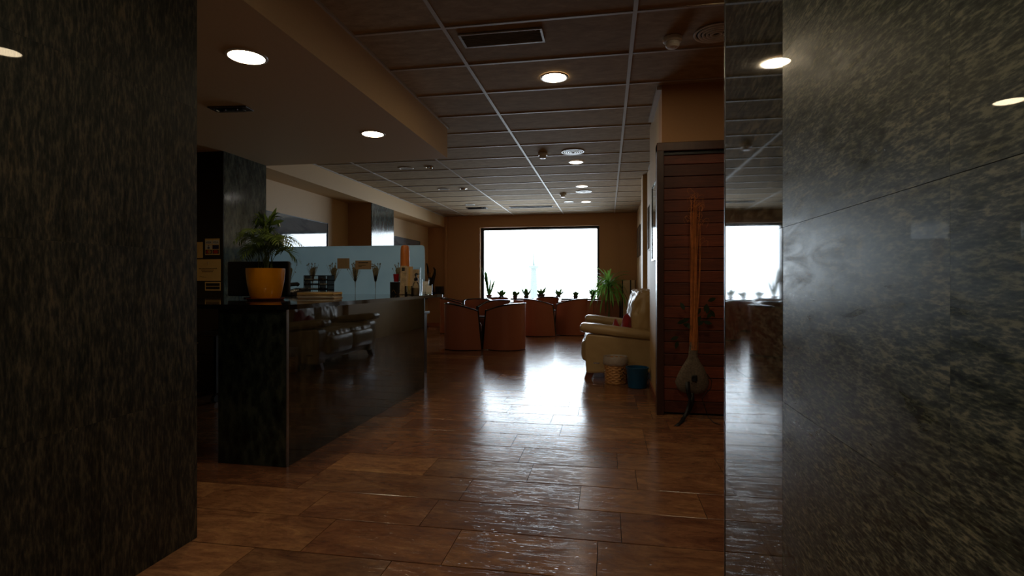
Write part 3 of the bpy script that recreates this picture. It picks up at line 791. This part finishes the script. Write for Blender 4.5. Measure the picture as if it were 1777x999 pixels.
for k, (x, y, hh, lb) in enumerate([(-1.925,5.50,.17,'tall clear card holder behind the gel bottle'),(-1.865,5.44,.115,'short clear card holder at the counter tip')]):
    ch = thing('card_holder', lb, 'holder', (x, y, CZ), 0.2)
    part('plate', MB().box(-.035,.035,0,.003,0,hh,Matrix.Rotation(-0.2,4,'X')), 'acrylic', ch)
    part('lip', MB().box(-.035,.035,-.03,-.027,0,.03).box(-.035,.035,-.03,.0,0,.003), 'acrylic', ch)
    part('card', MB().box(-.03,.03,-.004,-.001,0.004,hh*.85,Matrix.Rotation(-0.2,4,'X')), 'paper_white', ch)

# notices on the black column
def notice(name, x0, x1, z0, z1, mat, label):
    o = thing(name, label, 'notice', ((x0+x1)/2, 4.7605, z0))
    w_ = (x1-x0)/2; part('sheet', MB().box(-w_, w_, -0.0025, 0, 0, z1-z0), mat, o); return o, w_, z1-z0
o, w_, h_ = notice('payment_sticker', -3.978, -3.815, 1.375, 1.538, 'paper', 'sticker sheet of six card logos on the black column')
RX = (PI/2, 0, 0)
for i, (cx, cz, m_, tx, tm) in enumerate([(-.04,.125,'paper_white','VISA','navy'),(.04,.125,'paper_white','VISA','navy'),(-.04,.078,'paper_white',None,None),(.04,.078,'navy',None,None),(-.04,.030,'ink',None,None),(.04,.030,'navy',None,None)]):
    c_ = part('logo_field', MB().box(cx-.036,cx+.036,-.0032,-.0025,cz-.02,cz+.02), m_, o)
    if tx: text(tx, .03, tm, c_, (cx, -.0036, cz-.010), RX)
for cx in (-.04, .04):
    for dx, m_ in ((-.011,'red_print'),(.011,'yellow_print' if cx < 0 else 'red_print')):
        part('emblem', MB().add([(cx+dx+.017*math.cos(t*PI/10), -.0036-(.0003 if dx > 0 else 0), .030+.017*math.sin(t*PI/10)) for t in range(20)], [tuple(range(20))]), m_, o)
part('emblem', MB().box(-.052,-.028,-.0038,-.0032,.062,.078).add([(-.05,-.0038,.094),(-.03,-.0038,.094),(-.04,-.0038,.08)], [(0,2,1)]), 'navy', o)
o, w_, h_ = notice('certificate', -4.083, -3.802, 1.116, 1.331, 'paper', 'cream certificate with a small crest and printed lines on the black column')
part('crest', MB().lathe([(0.0,0),(0.006,0.01),(0.004,0.02),(0.007,0.03),(0.0,0.04)], 8, (0,-.003,.155), cap=False), 'kraft', o)
for q, (ww, zz) in enumerate([(.105,.118),(.078,.103),(.070,.088)]):
    for k in range(int(ww*2/.016)):
        part('printed_word', MB().box(-ww+k*.016, -ww+k*.016+.012, -.0031,-.0025, zz, zz+.007), 'ink', o)
part('signature', MB().tube([(-.10+.007*i, -.003, .045+.004*math.sin(i*2.1)-.001*i) for i in range(12)], .0009, 4), 'ink', o)
o, w_, h_ = notice('cream_slip', -4.12, -4.004, 1.345, 1.505, 'paper', 'narrow cream slip beside the card logo stickers')
o, w_, h_ = notice('number_label', -3.978, -3.802, 1.018, 1.104, 'paper', 'small label with two dark bands below the certificate')
for z in (.012, .046): part('dark_band', MB().box(-.078,.078,-.0031,-.0025,z,z+.028), 'ink', o)

# pictures
def frame_pic(name, label, x, y0, y1, z0, z1, face, th, mat_p, fmat, fw=0.02, cat='picture'):
    o = thing(name, label, cat, (x, (y0+y1)/2, z0)); hw = (y1-y0)/2; hh = z1-z0; s_ = face
    a, b = sorted((0, s_*th)); c_, d_ = sorted((0, s_*(th-0.006)))
    part('print', MB().box(c_, d_, -hw+fw, hw-fw, fw, hh-fw), mat_p, o)
    part('frame', MB().box(a,b,-hw,hw,0,fw).box(a,b,-hw,hw,hh-fw,hh).box(a,b,-hw,-hw+fw,fw,hh-fw).box(a,b,hw-fw,hw,fw,hh-fw), fmat, o)
    return o
frame_pic('wall_picture', 'long landscape picture with pale lower band behind the potted palm', -4.44, 6.15, 7.96, 1.25, 2.045, 1, 0.025, 'picture', 'black_plastic', 0.01)
frame_pic('wall_picture', 'smaller landscape picture beyond the rear granite column', -4.44, 9.9, 12.26, 1.35, 2.075, 1, 0.025, 'picture', 'black_plastic', 0.01)
frame_pic('wall_picture', 'tall framed print with dark edge next to the boarded door', 0.445, 4.66, 5.27, 1.30, 2.006, -1, 0.03, 'print_glass', 'black_rim', 0.018)
frame_pic('wall_picture', 'narrow framed print on the recessed wall above the sofa', 0.59, 7.0, 7.95, 1.55, 2.17, -1, 0.02, 'print_glass', 'black_rim', 0.015)
frame_pic('wall_picture', 'small framed print on the rear right wall near the window', 0.68, 11.4, 12.5, 1.65, 2.30, -1, 0.02, 'print_glass', 'black_rim', 0.015)

# rear shelf and bronze sculpture behind the desk
rs = thing('wall_shelf', 'dark wall shelf in the far left corner carrying the bronze sculpture', 'shelf', (-4.21, 12.70, .80))
part('board', MB().box(-.225,.21,-.20,.19,0,.03), 'black_plastic', rs, 0.003)
part('bracket', MB().box(-.225,-.20,-.12,.12,-.12,0), 'black_plastic', rs)
cb = thing('dark_case', 'small dark case on the corner shelf right of the sculpture', 'box', (-4.078, 12.70, .83))
part('body', MB().box(-.075,.075,-.10,.10,0,.14), 'black_plastic', cb, 0.004)
part('lid', MB().box(-.078,.078,-.103,.103,.14,.165), 'black_plastic', cb, 0.003)
sc = thing('sculpture', 'dark bronze sculpture with two upswept wings on the far corner shelf', 'sculpture', (-4.262, 12.62, .83))
b = MB()
b.tube([(0,0,.02),(0.0,0,.15),(-.01,0,.27),(-.05,0,.42),(-.085,0,.52),(-.09,0,.62),(-.115,0,.73)], .065, 10, .012)
b.tube([(0.01,0,.20),(.05,0,.35),(.085,0,.47),(.095,0,.57),(.06,0,.63)], .050, 10, .014)
b.lathe([(0.10,0),(0.09,.025),(0.04,.04)], 14)
part('figure', b, 'bronze', sc)
part('face', MB().cushion(-.01,-.05,.44,.08,.05,.12,.022,8), 'gold', sc)

# ============================================================ TUB CHAIRS
def make_chair():
    r0 = thing('tub_chair', '', 'chair')
    # U path, open towards +X
    path = []
    Ro, arm = 0.315, 0.17
    N = 28
    for i in range(N+1):
        t = i/N
        if t < 0.22: q = t/0.22; path.append((arm-(arm+0.02)*q, -Ro, q*0.0-1))
        elif t > 0.78: q = (t-0.78)/0.22; path.append((-0.02+(arm+0.02)*q, Ro, 1))
        else:
            a = -PI/2-(t-0.22)/0.56*PI; path.append((-0.02+Ro*math.cos(a), Ro*math.sin(a), 0))
    TH = 0.045
    def top(x): # rim height falls from back to arm front
        u = (x+0.335)/(arm+0.335)
        return 0.745-0.115*max(0,u)**1.6
    def inner(x, y):
        if x > -0.02: return (x, y-TH*(1 if y > 0 else -1))
        v = Vector((x+0.02, y)); L = v.length; v = v*(L-TH)/L; return (v.x-0.02, v.y)
    vs = []; fs = []
    n = len(path)
    for (x, y, _) in path:
        ix, iy = inner(x, y); zt = top(x); fb = 0.06*max(0, (x+0.02)/(arm+0.02))
        vs += [(x+fb, y, 0.012), (x, y, zt), (ix, iy, zt), (ix+fb, iy, 0.012)]
    for i in range(n-1):
        for k in range(4):
            j = (k+1)%4; fs.append((i*4+k, i*4+j, (i+1)*4+j, (i+1)*4+k))
    fs += [(0,3,2,1), tuple((n-1)*4+k for k in range(4))]
    part('shell', MB().add(vs, fs, True), 'chair', r0)
    # black rim that also runs down the arm fronts
    vs = []; fs = []; e = 0.006
    for (x, y, _) in path:
        ix, iy = inner(x, y); zt = top(x)
        o_ = Vector((x-ix, y-iy)).normalized()*e
        vs += [(x+o_.x, y+o_.y, zt-0.004), (x+o_.x, y+o_.y, zt+0.018), (ix-o_.x, iy-o_.y, zt+0.018), (ix-o_.x, iy-o_.y, zt-0.004)]
    for i in range(n-1):
        for k in range(4):
            j = (k+1)%4; fs.append((i*4+k, i*4+j, (i+1)*4+j, (i+1)*4+k))
    fs += [(0,3,2,1), tuple((n-1)*4+k for k in range(4))]
    part('rim', MB().add(vs, fs, True), 'black_rim', r0, 0.005)
    for sg in (-1, 1):
        zt = top(arm); y0, y1 = sorted((sg*(Ro+e), sg*(Ro-TH-e)))
        b = MB(); q = [(arm, zt+0.018), (arm+0.022, zt+0.018), (arm+0.082, 0.012), (arm+0.06, 0.012)]
        b.add([(x, y0, z) for x, z in q]+[(x, y1, z) for x, z in q], [(0,1,2,3)[::-1],(4,5,6,7)]+[(i,(i+1)%4,(i+1)%4+4,i+4) for i in range(4)])
        part('arm_front', b, 'black_rim', r0, 0.003)
    part('seat', MB().cushion(0.03, 0, 0.36, 0.44, 0.50, 0.15, 0.04, 8, crown=0.012), 'chair_seat', r0)
    # seat base fills the tub
    part('base', MB().prism([(0.19,-0.26),(0.19,0.26)]+[(-0.02+0.262*math.cos(a), 0.262*math.sin(a)) for a in [PI/2+PI*i/10 for i in range(11)]], 0.012, 0.30), 'black_plastic', r0)
    for sx, sy in ((.15,-.22),(.15,.22),(-.18,-.15),(-.18,.15)): part('glide', MB().lathe([(.018,0),(.018,.013)], 10, (sx,sy,0)), 'black_plastic', r0)
    return r0
chair0 = make_chair(); used = [False]
def chair(x, y, ang, label):
    o = chair0 if not used[0] else copy_tree(chair0); used[0] = True
    o.location = (x, y, 0); o.rotation_euler = (0, 0, math.radians(ang)); o['label'] = label; o['group'] = 'tub chairs around the low tables'
chair(-2.335, 8.63, 22, 'near left terracotta tub chair with its back to the desk')
chair(-1.66, 8.72, 158, 'near tub chair whose broad shell stands right of the first gap')
chair(-2.06, 9.85, -112, 'tub chair facing the camera just behind the nearest pair')
chair(-2.60, 10.62, -75, 'tub chair facing the camera, second row behind the nearest pair')
chair(-2.45, 11.75, -90, 'tub chair rearmost under the left plants of the window sill')
chair(-3.25, 11.25, 10, 'leftmost tub chair in the far corner facing right')
chair(-1.39, 11.02, 28, 'terracotta tub chair in the middle of the room, left of the second gap')
chair(-0.74, 11.32, 155, 'tub chair nearest the beige sofa, right of the second gap')
chair(-1.35, 12.19, -90, 'tub chair facing the camera close under the window centre')
def table(x, y, label, rz):
    t = thing('low_table', label, 'table', (x, y, 0), rz, 'low black tables between tub chairs')
    part('tabletop', MB().box(-.20,.20,-.20,.20,.475,.50), 'black_rim', t, 0.005)
    part('stem', MB().lathe([(.03,.02),(.03,.475)], 14), 'chrome', t)
    part('foot', MB().lathe([(.16,0),(.16,.008),(.05,.025),(.03,.03)], 24), 'black_rim', t)
table(-2.12, 9.30, 'low black table in the gap behind the nearest pair of tub chairs', 0.2)
table(-1.10, 11.62, 'low black table between the tub chairs close to the window', 0.1)

# ============================================================ SOFA (faces -X)
sf = thing('sofa', 'beige leather two-seat recliner sofa against the right wall', 'sofa', (0.14, 6.93, 0))
def arm(yc, lab):
    b = MB()
    pr = [(-.375,.075),(-.39,.30),(-.385,.48),(-.36,.52),(.33,.47),(.44,.47),(.44,.10),(-.30,.075)]
    y0, y1 = yc-.095, yc+.095; nn = len(pr)
    b.add([(x,y0,z) for x,z in pr]+[(x,y1,z) for x,z in pr], [tuple(range(nn)), tuple(range(nn,2*nn))[::-1]]+[((i+1)%nn,i,i+nn,(i+1)%nn+nn) for i in range(nn)])
    return b
for yc in (-.735, .735):
    a_ = part('arm', arm(yc, ''), 'leather', sf, 0.02)
    p = MB(); sy = 0.25
    p.cushion(-.03, yc, .545, .83, sy, .10, .048, 14, 0.006, 14, Matrix.Rotation(0.115,4,'Y'), crown=0.008, seed=yc)
    part('arm_pad', p, 'leather', a_, sharp=80)
part('frame', MB().box(-.33,.44,-.64,.64,.10,.34), 'leather', sf, 0.02)
for k, yc in enumerate((-.32, .32)):
    part('footrest', MB().cushion(-.375, yc, .30, .13, .63, .24, .055, 12, 0.006, 12, crown=0.01, seed=k), 'leather', sf, sharp=80)
    part('seat_cushion', MB().cushion(-.09, yc, .40, .62, .63, .16, .06, 26, 0.020, 12, crown=0.02, seed=k+2, wdir=(0.35,2.6,0.6)), 'leather', sf, sharp=80)
    bc = part('back_cushion', MB().cushion(.27, yc, .725, .23, .63, .52, .09, 26, 0.024, 9, Matrix.Rotation(0.16,4,'Y'), crown=0.03, seed=k+5, wdir=(0.6,2.6,0.5)), 'leather', sf, sharp=80)
part('back_frame', MB().cushion(.37, 0, .60, .15, 1.30, .72, .04, 8), 'leather', sf)
for sx in (-.34, .37):
    for sy in (-.74, .74):
        b = MB(); s_ = 1 if sx > 0 else -1
        b.add([(sx-.03-.03*(s_<0),sy-.03,0),(sx+.015,sy-.03,0),(sx+.015,sy+.03,0),(sx-.03-.03*(s_<0),sy+.03,0),(sx-.03,sy-.035,.10),(sx+.07,sy-.035,.10),(sx+.07,sy+.035,.10),(sx-.03,sy+.035,.10)],
              [(0,3,2,1),(4,5,6,7),(0,1,5,4),(1,2,6,5),(2,3,7,6),(3,0,4,7)])
        part('foot', b, 'foot_wood', sf, 0.003)
part('badge', MB().box(-.295,-.225,-.835,-.829,.185,.20), 'chrome', sf, 0.003)
# red cloth crumpled on the seat
def cloth():
    b = MB(); nx, ny = 30, 22; vs = []; fs = []
    for i in range(nx+1):
        for j in range(ny+1):
            u, v = i/nx, j/ny
            x = -0.09+u*0.27; y = -.60+v*0.30
            ridge = 0.21*math.exp(-((u-0.62-0.1*v)**2)/0.05)+0.16*math.exp(-((u-0.25+0.2*v)**2)/0.02)
            z = 0.49+ridge*math.sin(PI*min(1,max(0,v*0.9+0.1)))+0.06*u*u
            z += 0.035*noise.noise(Vector((u*6, v*4, 1.3)))+0.014*noise.noise(Vector((u*16, v*9, 4)))
            vs.append((x+0.02*noise.noise(Vector((u*5,v*5,9))), y+0.03*noise.noise(Vector((u*4,v*4,5))), max(z, .495)))
    for i in range(nx):
        for j in range(ny): k = i*(ny+1)+j; fs.append((k, k+ny+1, k+ny+2, k+1))
    return b.add(vs, fs, True)
rc = part('red_cloth', cloth(), 'red_cloth', None, sharp=80); rc.location = (0.14, 6.93, 0)
rc.modifiers.new('thick', 'SOLIDIFY').thickness = -0.006
tag(rc, 'crumpled dark red cloth lying on the beige sofa seat', 'cloth')

# wicker bin and blue bucket
bk = thing('wicker_bin', 'small round woven cane bin with a whitish liner by the sofa', 'basket', (0.088, 5.955, 0))
part('core', MB().lathe([(0.0,0.004),(0.112,0.004),(0.122,0.28),(0.116,0.28),(0.106,0.012),(0,0.012)], 24, cap=False), 'wicker', bk)
for r_ in range(12):
    b = MB(); vs = []; fs = []; n = 40; z0 = 0.01+r_*0.0185
    for i in range(n):
        a = 2*PI*i/n; rad = 0.1135+0.01*(z0/0.28)+0.0035*math.cos(PI*(i//2+r_)) *(1)
        for z, q in ((z0,-.002),(z0+.009,.002),(z0+.0175,-.002)): vs.append(((rad+q)*math.cos(a),(rad+q)*math.sin(a),z))
    for i in range(n):
        j = (i+1)%n
        for k in (0,1): fs.append((i*3+k, j*3+k, j*3+k+1, i*3+k+1))
    part('woven_band', b.add(vs, fs, True), 'wicker', bk)
b = MB(); vs = []; fs = []; n = 48
for k, (r_, z) in enumerate([(0.118,0.20),(0.137,0.215),(0.135,0.25),(0.132,0.285),(0.127,0.298),(0.118,0.29),(0.110,0.24)]):
    for i in range(n):
        a = 2*PI*i/n; rr_ = r_+0.004*noise.noise(Vector((math.cos(a)*6,math.sin(a)*6,z*10))); zz = z+(0.012*noise.noise(Vector((math.cos(a)*3,math.sin(a)*3,2))) if k < 2 else 0)
        vs.append((rr_*math.cos(a), rr_*math.sin(a), zz))
for k in range(6):
    for i in range(n):
        j = (i+1)%n; fs.append((k*n+i, k*n+j, (k+1)*n+j, (k+1)*n+i))
part('bin_liner', b.add(vs, fs, True), 'bag', bk, sharp=80)
for k in range(9):
    a = -1.15+0.03*math.sin(k*5)+(k%3)*0.13
    z = 0.04+0.155*(k/9)
    part('dark_fleck', MB().box(-.006,.006,-.0015,.0015,0,.008+.008*(k%2)), 'ink', bk, loc=(0.1235*math.cos(a), 0.1235*math.sin(a), z), rot=(0,0.4*(k%3),a+PI/2))
bu = thing('bucket', 'blue plastic bucket between the wicker bin and the wall', 'bucket', (0.308, 5.76, 0))
part('body', MB().lathe([(0,0.004),(0.095,0.004),(0.112,0.19),(0.120,0.205),(0.120,0.214),(0.108,0.214),(0.090,0.012),(0,0.012)], 32, cap=False), 'bucket', bu)
part('handle', MB().tube([(0.119*math.cos(t), 0.119*math.sin(t), 0.2) for t in [PI*i/16 for i in range(17)]], .004, 6), 'bucket', bu)

# ============================================================ PLANTS ON THE SILL
def small_pot(x, y, r, h, mat, kind, label, k):
    sc_ = 1.12; r *= sc_; h *= sc_
    rnd = random.Random(k*13+5)
    t = thing('potted_plant', label, 'plant', (x, y, 0.669), 0, 'small pots along the window sill')
    part('pot', MB().lathe([(0,0.002),(r*.72,0.002),(r*.92,h*.82),(r*1.05,h*.82),(r*1.08,h),(r*.95,h),(r*.85,h*.86)], 18, cap=False), mat, t)
    part('soil', MB().lathe([(r*.88,h*.88),(0,h*.9)], 14, cap=False), 'soil', t)
    def leaf(a, L, w, lean, th=0.3):
        L *= 1.3; w *= 1.3 if kind != 'tall' else 1.1
        d = Vector((math.cos(a)*lean, math.sin(a)*lean, 1)).normalized()
        sd_ = Vector((-math.sin(a), math.cos(a), 0)) if rnd.random() > .5 else Vector((1,0,0))
        p = Vector((math.cos(a)*r*.25, math.sin(a)*r*.25, h*.88))
        q = [p+d*L*s_+Vector((math.cos(a),math.sin(a),0))*lean*L*.25*s_*s_ for s_ in (0,.25,.5,.75,1)]
        b = MB(); n = 5; vs = []; fs = []
        for i, c_ in enumerate(q):
            ww = w*(0.55,.95,1,.7,.04)[i]/2
            for ang in range(4):
                an = ang*PI/2; o_ = sd_*math.cos(an)*ww+sd_.cross(d)*math.sin(an)*ww*th; vs.append(c_+o_)
        for i in range(4):
            for j in range(4): fs.append((i*4+j, i*4+(j+1)%4, (i+1)*4+(j+1)%4, (i+1)*4+j))
        part('leaf', b.add(vs, fs, True), 'succulent', t)
    if kind == 'tall':
        for i in range(5): leaf(2.6+rnd.gauss(0,.6), rnd.uniform(.3,.62), .05, rnd.uniform(.05,.22))
        for i in range(5): leaf(rnd.gauss(0,.5), rnd.uniform(.25,.48), .04, rnd.uniform(.05,.3))
    elif kind == 'cactus':
        part('globe', MB().lathe([(r*.6,h*.85),(r*.85,h*1.1),(r*.9,h*1.45),(r*.7,h*1.75),(r*.3,h*1.92),(0.002,h*1.95)], 18), 'succulent', t)
        for i in range(10): leaf(i*.63, h*.8, r*.5, .55, .6)
    elif kind == 'aloe':
        for i in range(9): leaf(i*2.4, rnd.uniform(.10,.17), .045, rnd.uniform(.2,.9), .4)
    elif kind == 'spiky':
        for i in range(11): leaf(i*2.4, rnd.uniform(.10,.19), .05, rnd.uniform(.1,.8), .3)
    elif kind == 'bush':
        for i in range(16): leaf(i*2.4, rnd.uniform(.07,.13), .05, rnd.uniform(.1,.9), .5)
Y = 12.86
small_pot(-2.86, Y, .065, .105, 'pot_brown', 'tall', 'tall snake plant in a brown pot at the left end of the sill', 1)
small_pot(-2.55, Y, .052, .085, 'pot_dark', 'bush', 'pale bushy succulent next right of the tall snake plant', 2)
small_pot(-2.21, Y, .055, .09, 'pot_dark', 'bush', 'dense succulent on the sill left of the spiky aloe', 3)
small_pot(-1.935, Y, .060, .09, 'pot_dark', 'spiky', 'spiky aloe in a grey pot left of the sill centre', 4)
small_pot(-1.575, Y, .088, .13, 'pot_dark', 'aloe', 'largest dark pot at the sill centre with spreading leaves', 5)
small_pot(-1.16, Y, .055, .10, 'pot_dark', 'aloe', 'small upright succulent right of the largest sill pot', 6)
small_pot(-.745, Y, .055, .095, 'pot_dark', 'cactus', 'rounded cactus in a grey pot right on the sill', 7)
small_pot(-.335, Y, .060, .10, 'pot_dark', 'spiky', 'bright green succulent at the right end of the sill', 8)

# dracaena on the floor in the right corner
dr = thing('dracaena', 'tall plant with long drooping strap leaves in the corner right of the window', 'plant', (0.03, 12.28, 0))
part('pot', MB().lathe([(0,0.0),(0.11,0.0),(0.15,0.24),(0.155,0.25),(0.14,0.25),(0.13,0.22)], 24, cap=False), 'pot_brown', dr)
part('soil', MB().lathe([(0.134,0.225),(0,0.23)], 16, cap=False), 'soil', dr)
part('trunk', MB().tube([(0,0,.22),(.01,0,.5),(-.01,0,.8),(0,0,1.08)], .022, 8, .015), 'stem', dr)
rnd = random.Random(11)
for k in range(72):
    a = k*2.399; up_ = rnd.uniform(0.15, 1.3) if k % 3 else rnd.uniform(1.2, 2.2); L = rnd.uniform(.48, .78)
    p = Vector((0,0,rnd.uniform(.85,1.12))); d = Vector((math.cos(a)*.8, math.sin(a)*.6, up_)).normalized(); pts = [p.copy()]
    for i in range(9):
        d = (d+Vector((0,0,-.36 if k % 3 else -.20))).normalized(); p = p+d*L/9; pts.append(p.copy())
    part('leaf', MB().ribbon(pts, .036, (-math.sin(a), math.cos(a), 0.25), lambda t: (.6+.4*math.sin(PI*min(1,t*1.3))) if t < .75 else max(.04, (1-t)/.25)), 'drac', dr)
# tall beige panel
bp = thing('standing_panel', 'tall beige panel with dark edges standing behind the sofa', 'panel', (0.475, 12.60, 0))
part('board', MB().box(-.12,.035,-.02,.02,0,1.145), 'beige_panel', bp, 0.003)
part('board', MB().box(.065,.145,-.02,.02,0,1.145), 'beige_panel', bp, 0.003)
part('dark_edge', MB().box(-.145,-.12,-.02,.02,0,1.145).box(.035,.065,-.015,.02,0,1.145).box(.145,.16,-.02,.02,0,1.145), 'black_plastic', bp)

# ============================================================ CEILING FITTINGS
def downlight(x, y, z, mat, label, r=0.088, group='round ceiling downlights'):
    t = thing('downlight', label, 'lamp', (x, y, z), 0, group)
    part('bezel', MB().lathe([(r,-.001),(r+.004,-.007),(r+.018,-.004),(r+.020,0.0),(r,0.0)], 36, cap=False), 'white_plastic', t)
    part('lens', MB().lathe([(0.0,-.004),(r,-.004),(r,0.0)], 36, cap=False), mat, t)
downlight(-2.059, 2.789, S, 'lamp_on', 'lit downlight in the soffit nearest the left granite wall', .095)
downlight(-2.036, 4.438, S, 'lamp_on', 'lit downlight in the soffit above the reception desk')
downlight(-.416, 4.263, H, 'lamp_on', 'nearest lit downlight in the tiled ceiling', .092)
downlight(.70, 3.10, H, 'lamp_on', 'lit downlight in the tiled ceiling behind the right granite wall, reflected in the left granite', .09)
downlight(-.60, .65, H, 'foyer_fill', 'added unseen fill downlight in the foyer over the entrance, before the granite walls', .09)  # this and the next are added out of view to brighten near walls and floor
downlight(-.60, -.45, H, 'foyer_fill', 'added unseen fill downlight behind the viewpoint near the entrance door', .09)
downlight(-.417, 7.328, H, 'lamp_low', 'pale downlight beyond the first round diffuser', .085)
downlight(-.425, 9.20, H, 'lamp_low', 'pale downlight in front of the second round diffuser', .085)
downlight(-.427, 11.0, H, 'lamp_low', 'pale downlight farthest back on the right row', .085)
downlight(-.774, 10.94, H, 'lamp_off', 'unlit downlight left of the farthest pale one', .08)
downlight(-2.843, 7.31, H, 'lamp_off', 'unlit downlight on the left row nearest the soffit', .085)
downlight(-2.831, 9.06, H, 'lamp_off', 'unlit downlight second on the left row', .085)
downlight(-2.85, 10.98, H, 'lamp_off', 'unlit downlight on the left row before the small grille', .085)
def spot(x, y, label):
    t = thing('spotlight', label, 'lamp', (x, y, H), 0, 'small tilted ceiling spots')
    part('ring', MB().lathe([(.05,-.001),(.055,-.010),(.068,-.006),(.070,0),(.05,0)], 28, cap=False), 'chrome', t)
    part('bulb', MB().lathe([(0,-.022),(.035,-.018),(.045,0)], 20, cap=False), 'chrome', t)
spot(-2.484, 7.295, 'small chrome ceiling spot nearer the soffit'); spot(-2.477, 9.064, 'small chrome ceiling spot farther from the soffit')
def diffuser(x, y, label):
    t = thing('round_diffuser', label, 'vent', (x, y, H), 0, 'round ring air diffusers')
    part('backing', MB().lathe([(0,-.001),(.125,-.001)], 32, cap=False), 'dark', t)
    for k, r_ in enumerate((.135,.108,.083,.058,.033)):
        part('ring', MB().lathe([(r_-.010,-.0015),(r_-.004,-.007-.002*k),(r_+.005,-.007-.002*k),(r_+.008,-.0015)], 36, cap=False), 'white_plastic', t)
diffuser(.702, 3.689, 'chrome ring diffuser at the edge of the right granite wall')
diffuser(-.426, 6.737, 'ring diffuser in the middle of the tiled ceiling')
diffuser(-.419, 9.733, 'ring diffuser farthest back in the tiled ceiling')
def detector(x, y, label):
    t = thing('smoke_detector', label, 'detector', (x, y, H), 0, 'ceiling smoke detectors')
    part('base', MB().lathe([(.062,0),(.062,-.022),(.055,-.03)], 28), 'white_plastic', t)
    part('head', MB().lathe([(.046,-.03),(.046,-.052),(.036,-.064),(.01,-.068)], 24), 'white_plastic', t)
    part('indicator_or_reflection', MB().lathe([(.005,-.069),(.005,-.066)], 8, (.02,0,.002)), 'chrome', t)
detector(.429, 3.716, 'nearest smoke detector beside the granite wall'); detector(-.806, 6.761, 'smoke detector left of the middle ring diffuser'); detector(-.808, 9.92, 'farthest smoke detector left of the last ring diffuser')
def grille(cx, cy, w, d, n, label, mat='alu'):
    t = thing('ceiling_grille', label, 'vent', (cx, cy, H), 0, 'rectangular ceiling air grilles'); a, b = w/2, d/2; f_ = .018
    part('frame', MB().box(-a,a,-b,-b+f_,-.010,0).box(-a,a,b-f_,b,-.010,0).box(-a,-a+f_,-b+f_,b-f_,-.010,0).box(a-f_,a,-b+f_,b-f_,-.010,0), mat, t, .002)
    part('backing', MB().box(-a+f_,a-f_,-b+f_,b-f_,-.0015,-.0005), 'dark', t)
    for k in range(n):
        y_ = -b+f_+(k+.5)*(d-2*f_)/n
        part('slat', MB().box(-a+f_,a-f_,-.0012,.0012,-.0055,.0055, Matrix.Translation((0,y_,-.0075)) @ Matrix.Rotation(-0.5,4,'X')), mat, t)
grille(-.692, 3.51, .56, .20, 8, 'aluminium slatted grille in the nearest tile row')
grille(-2.83, 11.50, .45, .2, 6, 'small dark grille at the back left of the ceiling', 'window_frame')
grille(-1.63, 11.52, .95, .14, 4, 'long narrow dark grille before the window', 'window_frame')
# emergency light on the soffit
em = thing('emergency_light', 'flat emergency light recessed in the soffit between the two downlights', 'lamp', (-2.79, 3.60, S), 0.1)
part('plate', MB().box(-.15,.15,-.055,.055,-.010,0), 'frame_wood', em, .003)
part('lens', MB().box(-.11,.11,-.035,.035,-.022,-.010), 'acrylic', em, .004)
for sx in (-.04,.05): part('indicator_or_reflection', MB().lathe([(.008,-.012),(.004,-.02)], 10, (sx,-.01,0)), 'red_gloss', em)  # two red reflections on the unit, imitated by small red cones
